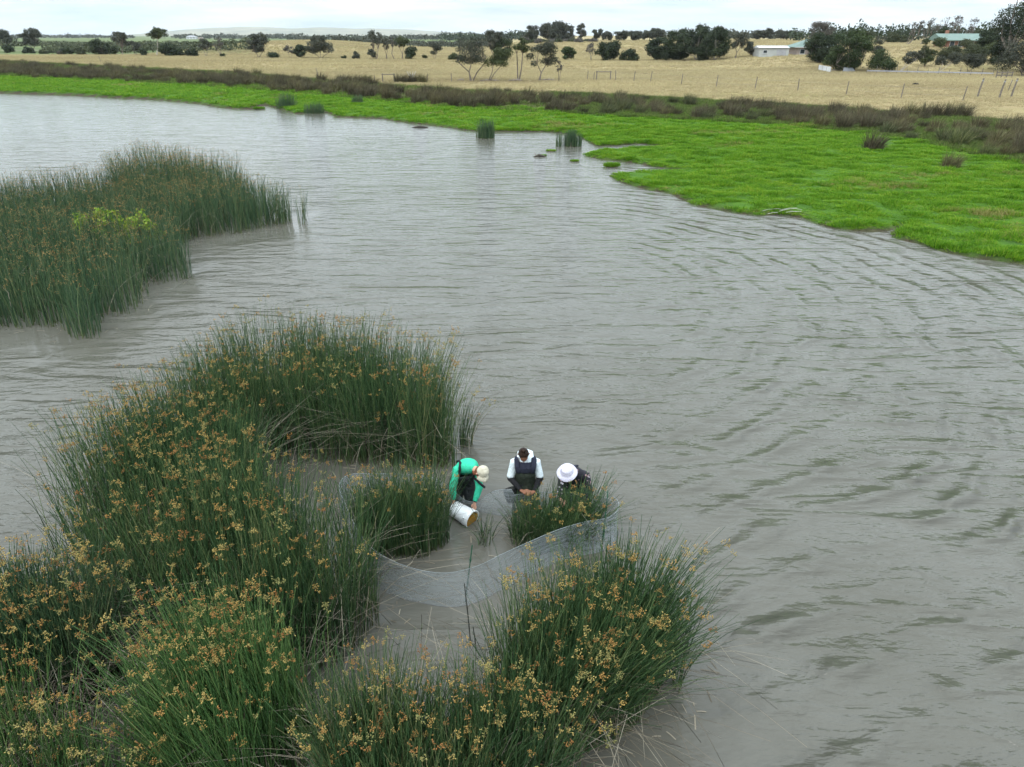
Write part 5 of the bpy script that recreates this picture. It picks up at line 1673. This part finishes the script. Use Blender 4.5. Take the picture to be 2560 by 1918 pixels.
# ---------- person bending with the bucket
ox, oy = W(1176, 1272)
P1 = props(empty('person', (ox, oy, 0)), 'person in jade green shirt, black waders and beige cap bending to empty the bucket', 'person')
hipL, hipR = V3(-.24, .26, .40), V3(-.04, .26, .40)
kneeL, kneeR = V3(-.22, .12, .02), V3(.0, .10, .02)
footL, footR = V3(-.22, .22, -.42), V3(.02, .20, -.42)
pel, waist, chest, nb = V3(-.14, .27, .47), V3(-.10, .20, .64), V3(-.03, .05, .80), V3(.05, -.08, .86)
hc = V3(.20, -.22, .84)
hf, hu = V3(.45, -.55, -.70), V3(.62, -.45, .55)
shL, shR = V3(-.19, .0, .77), V3(.13, .02, .75)
elL, elR = V3(-.265, -.10, .50), V3(.16, -.10, .48)
wrL, wrR = V3(-.255, -.13, .27), V3(.085, -.19, .27)
side = V3(1, .25, 0).normalized()
mb = MB()
mb.tube([pel, waist, chest, nb], [(.155, .11), (.14, .10), (.165, .105), (.09, .075)], 14, side=side)
limb(mb, [nb, nb * .55 + hc * .45, hc], [.058, .055, .05])
T1, M1 = head(mb, hc, hf, hu)
for h_, k_, f_ in ((hipL, kneeL, footL), (hipR, kneeR, footR)):
    limb(mb, [h_, (h_ + k_) / 2, k_, (k_ + f_) / 2, f_], [.085, .078, .055, .052, .038])
    limb(mb, [f_, f_ + V3(0, -.15, -.04)], [.04, .035])
for s_, e_, w_ in ((shL, elL, wrL), (shR, elR, wrR)):
    limb(mb, [s_, (s_ + e_) / 2, e_, (e_ + w_) / 2, w_], [.055, .046, .038, .034, .025])
hand(mb, wrL + V3(0, -.005, -.02), V3(.05, -.05, -1), V3(.8, -.3, 0), V3(0, -1, 0), .55)
hand(mb, wrR + V3(0, -.005, -.02), V3(-.02, -.12, -1), V3(-.5, -.6, -.1), V3(-1, .2, 0), .75)
body = soft('body', mb, M_SKIN, P1, .0095, 3)
eyes(T1, body, M_HAIR_D)
mb = MB()
mb.tube([waist * .6 + pel * .4, waist, chest, nb, nb + (hc - nb) * .22], [(.165, .12), (.165, .125), (.19, .13), (.115, .095), (.068, .066)], 16, side=side)
for s_, e_, w_ in ((shL, elL, wrL), (shR, elR, wrR)):
    limb(mb, [s_ + (chest - s_) * .3, s_, (s_ + e_) / 2, e_, (e_ + w_) / 2, w_ + (e_ - w_) * .10], [.08, .078, .068, .060, .053, .038])
soft('shirt', mb, M_TEAL, P1, .009, 6)
mb = MB()
mb.tube([pel + V3(0, 0, -.06), pel, waist, waist * .45 + chest * .55 + V3(.01, -.05, -.02)], [(.17, .14), (.185, .145), (.172, .135), (.125, .10)], 16, side=side)
for h_, k_, f_ in ((hipL, kneeL, footL), (hipR, kneeR, footR)):
    limb(mb, [pel * .5 + h_ * .5, h_, (h_ + k_) / 2, k_, (k_ + f_) / 2, f_], [.12, .115, .105, .088, .08, .065])
soft('waders', mb, M_WADER, P1, .010, 6)
# bib on the chest and braces over the shoulders
bibL, bibR = V3(-.15, -.10, .70), V3(.07, -.10, .66)
MB().tube([V3(-.10, .05, .50), V3(-.06, -.03, .60), V3(-.035, -.085, .675)], [(.15, .05), (.135, .045), (.12, .02)], 12, side=side).build('bib', M_WADER, P1, smooth=True)
for a_, m2, c_ in ((bibL, V3(-.135, -.02, .905), V3(-.20, .14, .82)), (bibR, V3(.085, -.02, .885), V3(.03, .16, .80))):
    MB().tube([a_, (a_ + m2) / 2 + V3(0, -.035, .045), m2, (m2 + c_) / 2 + V3(0, .01, .035), c_, V3(-.10, .26, .66)], [(.021, .006)] * 6, 8, side=V3(1, .2, 0)).build('brace', M_STRAP, P1, smooth=True)
MB().tube([V3(.09, -.12, .68), V3(.17, -.17, .62), V3(.255, -.20, .555)], [(.019, .006)] * 3, 8).build('loose_strap', M_STRAP, P1, smooth=True)
MB().box((-.03, -.118, .665), (.06, .02, .03)).build('buckle', M_STRAP, P1)
MB().tube([wrR + (elR - wrR) * .02, wrR + (elR - wrR) * .09], [.031, .033], 12, cap=False).build('wristwatch', M_STRAP, P1, smooth=True)
hr = MB(); hr.ball(T1(0, -.035, .0), (.083, .085, .095), 14, 10, M1); hr.tube([T1(-.05, -.02, -.02), T1(-.055, -.05, -.08), T1(-.03, -.09, -.11)], [.035, .032, .02], 8); hr.tube([T1(.05, -.03, -.02), T1(.045, -.06, -.07)], [.03, .02], 8)
soft('hair', hr, M_HAIR_R, P1, .008, 3)
cp = MB()
prof = [(.0, .125), (.045, .120), (.075, .100), (.092, .065), (.097, .03), (.097, .012), (.090, .010)]
Mc = Matrix.Translation(T1(0, -.008, .018)) @ M1.to_4x4()
cap_o = MB().lathe(prof, 24, Mc).build('cap', M_BEIGE, P1, smooth=True)
vs_, fs_ = [], []
for i in range(13):
    a = -1.15 + 2.3 * i / 12
    for j, (rr_, zz) in enumerate(((.092, .026), (.135, .018), (.172, -.006), (.172, -.012), (.135, .012), (.092, .018))):
        vs_.append(Mc @ V3(rr_ * math.sin(a) * (1 if j in (0, 5) else .82), rr_ * math.cos(a) * (1 - .12 * abs(a)) if j not in (0, 5) else rr_ * math.cos(a), zz - .012 * a * a))
for i in range(12):
    for j in range(6):
        k = (j + 1) % 6
        fs_.append((i * 6 + j, i * 6 + k, (i + 1) * 6 + k, (i + 1) * 6 + j))
MB().add(vs_, fs_).build('peak', M_BEIGE, cap_o, smooth=True)
MB().ball(Mc @ V3(0, 0, .126), .008, 8, 6).build('button', M_BEIGE, cap_o, smooth=True)

# ---------- bucket held by that person
ba, bb = V3(ox - .255, oy - .16, .125), V3(ox + .055, oy - .40, .085)
ax = (bb - ba).normalized()
Mb = Matrix.Translation(ba) @ ax.to_track_quat('Z', 'Y').to_matrix().to_4x4()
bl = (bb - ba).length
M_BUCKET = m_plain('white_plastic', (.70, .71, .71), (.80, .81, .81), 4, .35, spec=.5)
bk = props(empty('bucket', (0, 0, 0)), 'white plastic bucket tipped on its side pouring out brown water', 'bucket')
bk.location = ba; bk.rotation_euler = Mb.to_euler()
MB().lathe([(.0, .0), (.118, .0), (.128, .008), (.138, bl * .55), (.143, bl * .8), (.147, bl), (.141, bl), (.137, bl * .8), (.131, bl * .5), (.122, .014), (.0, .012)], 36).build('shell', M_BUCKET, bk, smooth=True)
MB().lathe([(.142, bl - .012), (.157, bl - .010), (.157, bl + .004), (.142, bl + .006)], 36).build('rim', M_BUCKET, bk, smooth=True)
for z in (.74, .84): MB().lathe([(.140, bl * z), (.151, bl * z + .003), (.151, bl * z + .010), (.140, bl * z + .013)], 36).build('band', M_BUCKET, bk, smooth=True)
down = (Mb.to_3x3().inverted() @ V3(0, 0, -1)); ang = math.atan2(down.y, down.x)
hp = []
for i in range(17):
    a = math.pi * i / 16
    w_ = ang + math.pi / 2 - .5
    hp.append(V3(.155 * math.cos(a) * math.cos(w_) + .19 * math.sin(a) * math.cos(w_ - math.pi / 2) * .75, .155 * math.cos(a) * math.sin(w_) + .19 * math.sin(a) * math.sin(w_ - math.pi / 2) * .75, bl * .80 - .10 * math.sin(a)))
MB().tube(hp, .006, 7).build('handle', M_BUCKET, bk, smooth=True)
for i in (0, -1): MB().ball(hp[i], .014, 8, 6).build('lug', M_BUCKET, bk, smooth=True)
# liquid inside, cut level
bm = bmesh.new()
lm = MB().lathe([(.0, .016), (.120, .016), (.130, bl * .5), (.1395, bl - .004), (.0, bl - .004)], 32)
me = bpy.data.meshes.new('liquid'); me.from_pydata([tuple(v) for v in lm.v], [], lm.f)
bm.from_mesh(me)
bmesh.ops.remove_doubles(bm, verts=bm.verts, dist=1e-5)
lvl = Mb.inverted() @ V3(bb.x, bb.y, bb.z + .03)
up_l = -down
res = bmesh.ops.bisect_plane(bm, geom=bm.verts[:] + bm.edges[:] + bm.faces[:], plane_co=lvl, plane_no=up_l, clear_outer=True)
ed = [e for e in res['geom_cut'] if isinstance(e, bmesh.types.BMEdge)]
if ed: bmesh.ops.contextual_create(bm, geom=ed)
bm.to_mesh(me); bm.free()
M_LIQ, nt, b = new_mat('amber_water')
nt.links.new(ramp(nt, noise(nt, pos(nt), 14, 3), [(.3, (.30, .155, .028)), (.7, (.40, .225, .05))]), b.inputs['Base Color'])
b.inputs['Roughness'].default_value = .08; b.inputs['IOR'].default_value = 1.333
me.materials.append(M_LIQ)
link_mesh('brown_water', me, bk)

# ---------- person standing with glasses
ox, oy = W(1312, 1283)
P2 = props(empty('person', (ox, oy, 0)), 'person in white shirt and dark olive waders with bun and glasses, standing and looking down', 'person')
pel, waist, chest, nb = V3(0, .02, .42), V3(0, .03, .62), V3(0, .02, .86), V3(0, -.01, 1.05)
hc = V3(-.03, -.13, 1.19); hf, hu = V3(.03, -.62, -.78), V3(0, -.78, .62)
shL, shR = V3(-.175, .0, .985), V3(.175, .0, .985)
elL, elR = V3(-.235, -.02, .70), V3(.235, -.02, .70)
wrL, wrR = V3(-.07, -.22, .60), V3(.14, -.22, .58)
mb = MB()
mb.tube([pel, waist, chest, nb], [(.155, .10), (.135, .09), (.165, .10), (.085, .07)], 14, side=(1, 0, 0))
limb(mb, [nb, nb * .5 + hc * .5, hc], [.055, .052, .05])
T2, M2 = head(mb, hc, hf, hu)
for sx in (-1, 1):
    limb(mb, [V3(sx * .09, .02, .40), V3(sx * .10, .0, .15), V3(sx * .11, -.01, -.03), V3(sx * .11, .02, -.45)], [.085, .075, .055, .04])
    limb(mb, [V3(sx * .11, .02, -.45), V3(sx * .12, -.14, -.49)], [.04, .035])
for s_, e_, w_ in ((shL, elL, wrL), (shR, elR, wrR)):
    limb(mb, [s_ + V3(-s_.x * .12, 0, -.03), (s_ + e_) / 2, e_, (e_ + w_) / 2, w_], [.040, .040, .035, .033, .025])
hand(mb, wrL + V3(.02, -.01, -.005), V3(.85, -.25, -.35), V3(.1, -.4, .8), V3(.1, 0, 1), .6)
hand(mb, wrR + V3(-.015, -.01, -.005), V3(-.80, -.25, -.25), V3(0, -.4, .8), V3(0, 0, 1), .75)
body = soft('body', mb, M_SKIN_D, P2, .0095, 3)
eyes(T2, body, M_HAIR_D)
mb = MB()
mb.tube([waist, chest, V3(0, .0, .98), nb, nb + (hc - nb) * .25 + V3(0, .02, 0)], [(.155, .115), (.185, .12), (.155, .11), (.105, .09), (.082, .08)], 16, side=(1, 0, 0))
for s_, e_, w_ in ((shL, elL, wrL), (shR, elR, wrR)):
    limb(mb, [s_ + (chest - s_) * .35 + V3(0, 0, .06), s_, (s_ + e_) / 2, e_ + V3(0, .0, .03)], [.068, .070, .064, .060])
mb.tube([V3(-.10, .02, 1.04), V3(-.09, .09, 1.09), V3(0, .115, 1.11), V3(.09, .09, 1.09), V3(.10, .02, 1.04)], [.035, .045, .05, .045, .035], 10)   # hood lying on the shoulders
soft('shirt', mb, M_SHIRT_W, P2, .009, 6)
for s_, e_, w_ in ((shL, elL, wrL), (shR, elR, wrR)):
    sl = MB(); limb(sl, [e_ + (s_ - e_) * .12, e_, (e_ + w_) / 2, w_ + (e_ - w_) * .06], [.060, .057, .046, .034])
    soft('black_sleeve', sl, M_BLACK, P2, .008, 4)
mb = MB()
mb.tube([pel + V3(0, 0, -.05), pel, waist, V3(0, -.03, .80), V3(0, -.045, .90)], [(.175, .14), (.185, .145), (.175, .13), (.160, .105), (.125, .075)], 16, side=(1, 0, 0))
for sx in (-1, 1):
    limb(mb, [V3(sx * .06, .02, .42), V3(sx * .10, .02, .36), V3(sx * .11, .0, .15), V3(sx * .12, -.01, -.03), V3(sx * .12, .02, -.45)], [.12, .118, .10, .088, .07])
soft('waders', mb, M_WADER_O, P2, .010, 6)
vt = MB().tube([V3(0, -.015, .88), V3(0, -.02, .94), V3(0, -.01, 1.0)], [(.170, .130), (.165, .130), (.130, .105)], 14, side=(1, 0, 0))
soft('vest', vt, M_NAVY, P2, .009, 4)
for sx in (-1, 1):
    MB().tube([V3(sx * .105, -.125, .86), V3(sx * .125, -.125, .97), V3(sx * .135, -.05, 1.065), V3(sx * .12, .06, 1.05), V3(sx * .08, .14, .92), V3(sx * .05, .15, .75)], [(.042, .012)] * 6, 8, side=(1, 0, 0)).build('brace', M_NAVY, P2, smooth=True)
hr = MB(); hr.ball(T2(0, -.022, .038), (.084, .094, .092), 14, 10, M2); hr.ball(T2(0, -.055, .130), (.043, .042, .040), 12, 8, M2)
soft('hair', hr, M_HAIR_D, P2, .008, 3)
gl = empty('glasses', (0, 0, 0)); gl.parent = P2
for sx in (-1, 1):
    pts = [T2(sx * .033 + .026 * math.cos(a), .104, .004 + .019 * math.sin(a)) for a in np.linspace(0, 6.2832, 15)]
    MB().tube(pts, .0028, 6, cap=False).build('rim', M_FRAMES, gl, smooth=True)
    MB().tube([T2(sx * .06, .103, .006), T2(sx * .083, .05, .010), T2(sx * .086, -.01, .012)], .0026, 6).build('temple', M_FRAMES, gl, smooth=True)
MB().tube([T2(-.008, .106, .006), T2(0, .110, .009), T2(.008, .106, .006)], .0026, 6).build('bridge', M_FRAMES, gl, smooth=True)
# hand net hanging from the hip
nx0 = V3(ox - .235, oy - .10, .40)
dn = props(empty('dip_net', nx0), 'black mesh dip net hanging beside the hip of the standing person', 'net')
m_dn, nt, b = new_mat('black_mesh')
out = nt.nodes['Material Output']; tr = nt.nodes.new('ShaderNodeBsdfTransparent'); mx = nt.nodes.new('ShaderNodeMixShader')
nt.links.new(ramp(nt, noise(nt, pos(nt), 12, 3), [(.3, (.72, .72, .72)), (.7, (.95, .95, .95))]), mx.inputs['Fac'])
b.inputs['Base Color'].default_value = (.03, .033, .035, 1)
nt.links.new(tr.outputs[0], mx.inputs[1]); nt.links.new(b.outputs[0], mx.inputs[2]); nt.links.new(mx.outputs[0], out.inputs['Surface'])
fr_ = [V3(.10 * math.cos(a) - .01, -.05 * math.sin(a), .14 + .035 * math.cos(a)) for a in np.linspace(0, 6.2832, 17)]
MB().tube(fr_, .006, 6, cap=False).build('hoop', M_STRAP, dn, smooth=True)
MB().tube([V3(.09, 0, .18), V3(.17, -.02, .22), V3(.20, -.03, .24)], .008, 6).build('grip', M_STRAP, dn, smooth=True)
vs_, fs_ = [], []
for k in range(7):
    t = k / 6
    for j in range(16):
        q = fr_[j] * (1 - .55 * t * t); q = V3(q.x + .02 * t, q.y, fr_[j].z - .26 * t + .015 * math.sin(j * 2.1 + k))
        vs_.append(q)
for k in range(6):
    for j in range(16):
        fs_.append((k * 16 + j, k * 16 + (j + 1) % 16, (k + 1) * 16 + (j + 1) % 16, (k + 1) * 16 + j))
fs_.append(tuple(96 + j for j in range(16)))
MB().add(vs_, fs_).build('bag', m_dn, dn, smooth=True)

# ---------- person with the sun hat, stooping behind the rushes
ox, oy = W(1428, 1290)
P3 = props(empty('person', (ox, oy, 0)), 'person in dark floral shirt and white sun hat stooping behind the rushes', 'person')
pel, waist, chest, nb = V3(.06, .22, .36), V3(.06, .18, .54), V3(.03, .08, .74), V3(-.02, -.02, .85)
hc = V3(-.11, -.12, .90); hf, hu = V3(-.30, -.80, -.42), V3(-.06, -.30, .95)
shL, shR = V3(-.15, .05, .77), V3(.20, .05, .77)
elL, elR = V3(-.20, -.10, .56), V3(.27, -.06, .52)
wrL, wrR = V3(-.20, -.24, .50), V3(.10, -.26, .46)
mb = MB()
mb.tube([pel, waist, chest, nb], [(.15, .10), (.13, .09), (.155, .095), (.08, .07)], 14, side=(1, 0, 0))
limb(mb, [nb, nb * .5 + hc * .5, hc], [.052, .05, .048])
T3, M3 = head(mb, hc, hf, hu)
for sx in (-1, 1):
    limb(mb, [V3(.06 + sx * .09, .22, .36), V3(.06 + sx * .10, .12, .14), V3(.06 + sx * .11, .04, -.03), V3(.06 + sx * .11, .16, -.45)], [.085, .075, .055, .04])
    limb(mb, [V3(.06 + sx * .11, .16, -.45), V3(.06 + sx * .12, .0, -.49)], [.04, .035])
for s_, e_, w_ in ((shL, elL, wrL), (shR, elR, wrR)):
    limb(mb, [s_, (s_ + e_) / 2, e_, (e_ + w_) / 2, w_], [.050, .043, .036, .033, .024])
hand(mb, wrL + V3(0, -.02, 0), V3(.35, -.8, -.3), V3(.5, .0, -.8), V3(.8, 0, .4), .6)
hand(mb, wrR + V3(-.02, -.01, 0), V3(-.7, -.5, -.2), V3(-.2, -.4, -.8), V3(-.2, .2, 1), .6)
body = soft('body', mb, M_SKIN, P3, .0095, 3)
eyes(T3, body, M_HAIR_D)
mb = MB()
mb.tube([pel, waist, chest, V3(.0, .03, .82), nb], [(.165, .12), (.155, .115), (.178, .12), (.14, .105), (.085, .08)], 16, side=(1, 0, 0))
for s_, e_, w_ in ((shL, elL, wrL), (shR, elR, wrR)):
    limb(mb, [s_ + (chest - s_) * .2, s_, (s_ + e_) / 2, e_, (e_ + w_) / 2, w_ + (e_ - w_) * .15], [.075, .072, .064, .056, .050, .038])
soft('shirt', mb, M_FLORAL, P3, .009, 6)
mb = MB()
mb.tube([pel + V3(0, 0, -.06), pel, V3(.06, .19, .46)], [(.165, .13), (.172, .13), (.160, .12)], 14, side=(1, 0, 0))
for sx in (-1, 1):
    limb(mb, [V3(.06 + sx * .06, .22, .36), V3(.06 + sx * .09, .21, .33), V3(.06 + sx * .10, .12, .14), V3(.06 + sx * .11, .04, -.03), V3(.06 + sx * .11, .16, -.45)], [.115, .11, .098, .085, .068])
soft('waders', mb, M_WADER, P3, .010, 6)
MB().tube([V3(.02, .20, .60), V3(.06, .17, .86), V3(.0, .03, .92), V3(-.03, -.06, .86)], [(.04, .012)] * 4, 8, side=(1, 0, 0)).build('brace', M_NAVY, P3, smooth=True)
hr = MB(); hr.ball(T3(0, -.022, .02), (.083, .092, .085), 14, 10, M3); soft('hair', hr, M_HAIR_D, P3, .008, 3)
Mh = Matrix.Translation(T3(0, -.012, .035)) @ M3.to_4x4()
ht_ = MB()
pr = [(.0, .105), (.05, .103), (.080, .092), (.092, .06), (.098, .022), (.118, .008), (.142, -.010), (.162, -.030), (.164, -.034), (.142, -.016), (.122, .002), (.092, .014)]
ht_.lathe(pr, 36, Mh)
for i, q in enumerate(ht_.v):
    l_ = Mh.inverted() @ Vector(q); a = math.atan2(l_.y, l_.x); rr_ = math.hypot(l_.x, l_.y)
    if rr_ > .11:
        l_.z += .016 * math.sin(3 * a + .6) * (rr_ - .10) / .08; ht_.v[i] = tuple(Mh @ l_)
hat = ht_.build('sun_hat', M_HAT, P3, smooth=True)
MB().lathe([(.0965, .024), (.101, .024), (.0985, .044), (.0945, .044)], 36, Mh, close=True).build('hat_band', M_HAT, hat, smooth=True)

# ------------------------------------------------------------------ air between here and the far hills
hz_m, nt, b = new_mat('thin_haze')
nt.nodes.remove(b)
pv = nt.nodes.new('ShaderNodeVolumePrincipled')
pv.inputs['Color'].default_value = (0.90, 0.96, 1.0, 1)
pv.inputs['Density'].default_value = 0.00006
pv.inputs['Density Attribute'].default_value = ''
pv.inputs['Anisotropy'].default_value = 0.2
nt.links.new(pv.outputs[0], nt.nodes['Material Output'].inputs['Volume'])
try: hz_m.cycles.homogeneous_volume = True
except Exception: pass
mb = MB().box((0, 8900, 69), (36000, 18600, 142))
props(mb.build('haze', hz_m), 'thin pale blue haze in the air', None, None, 'stuff')
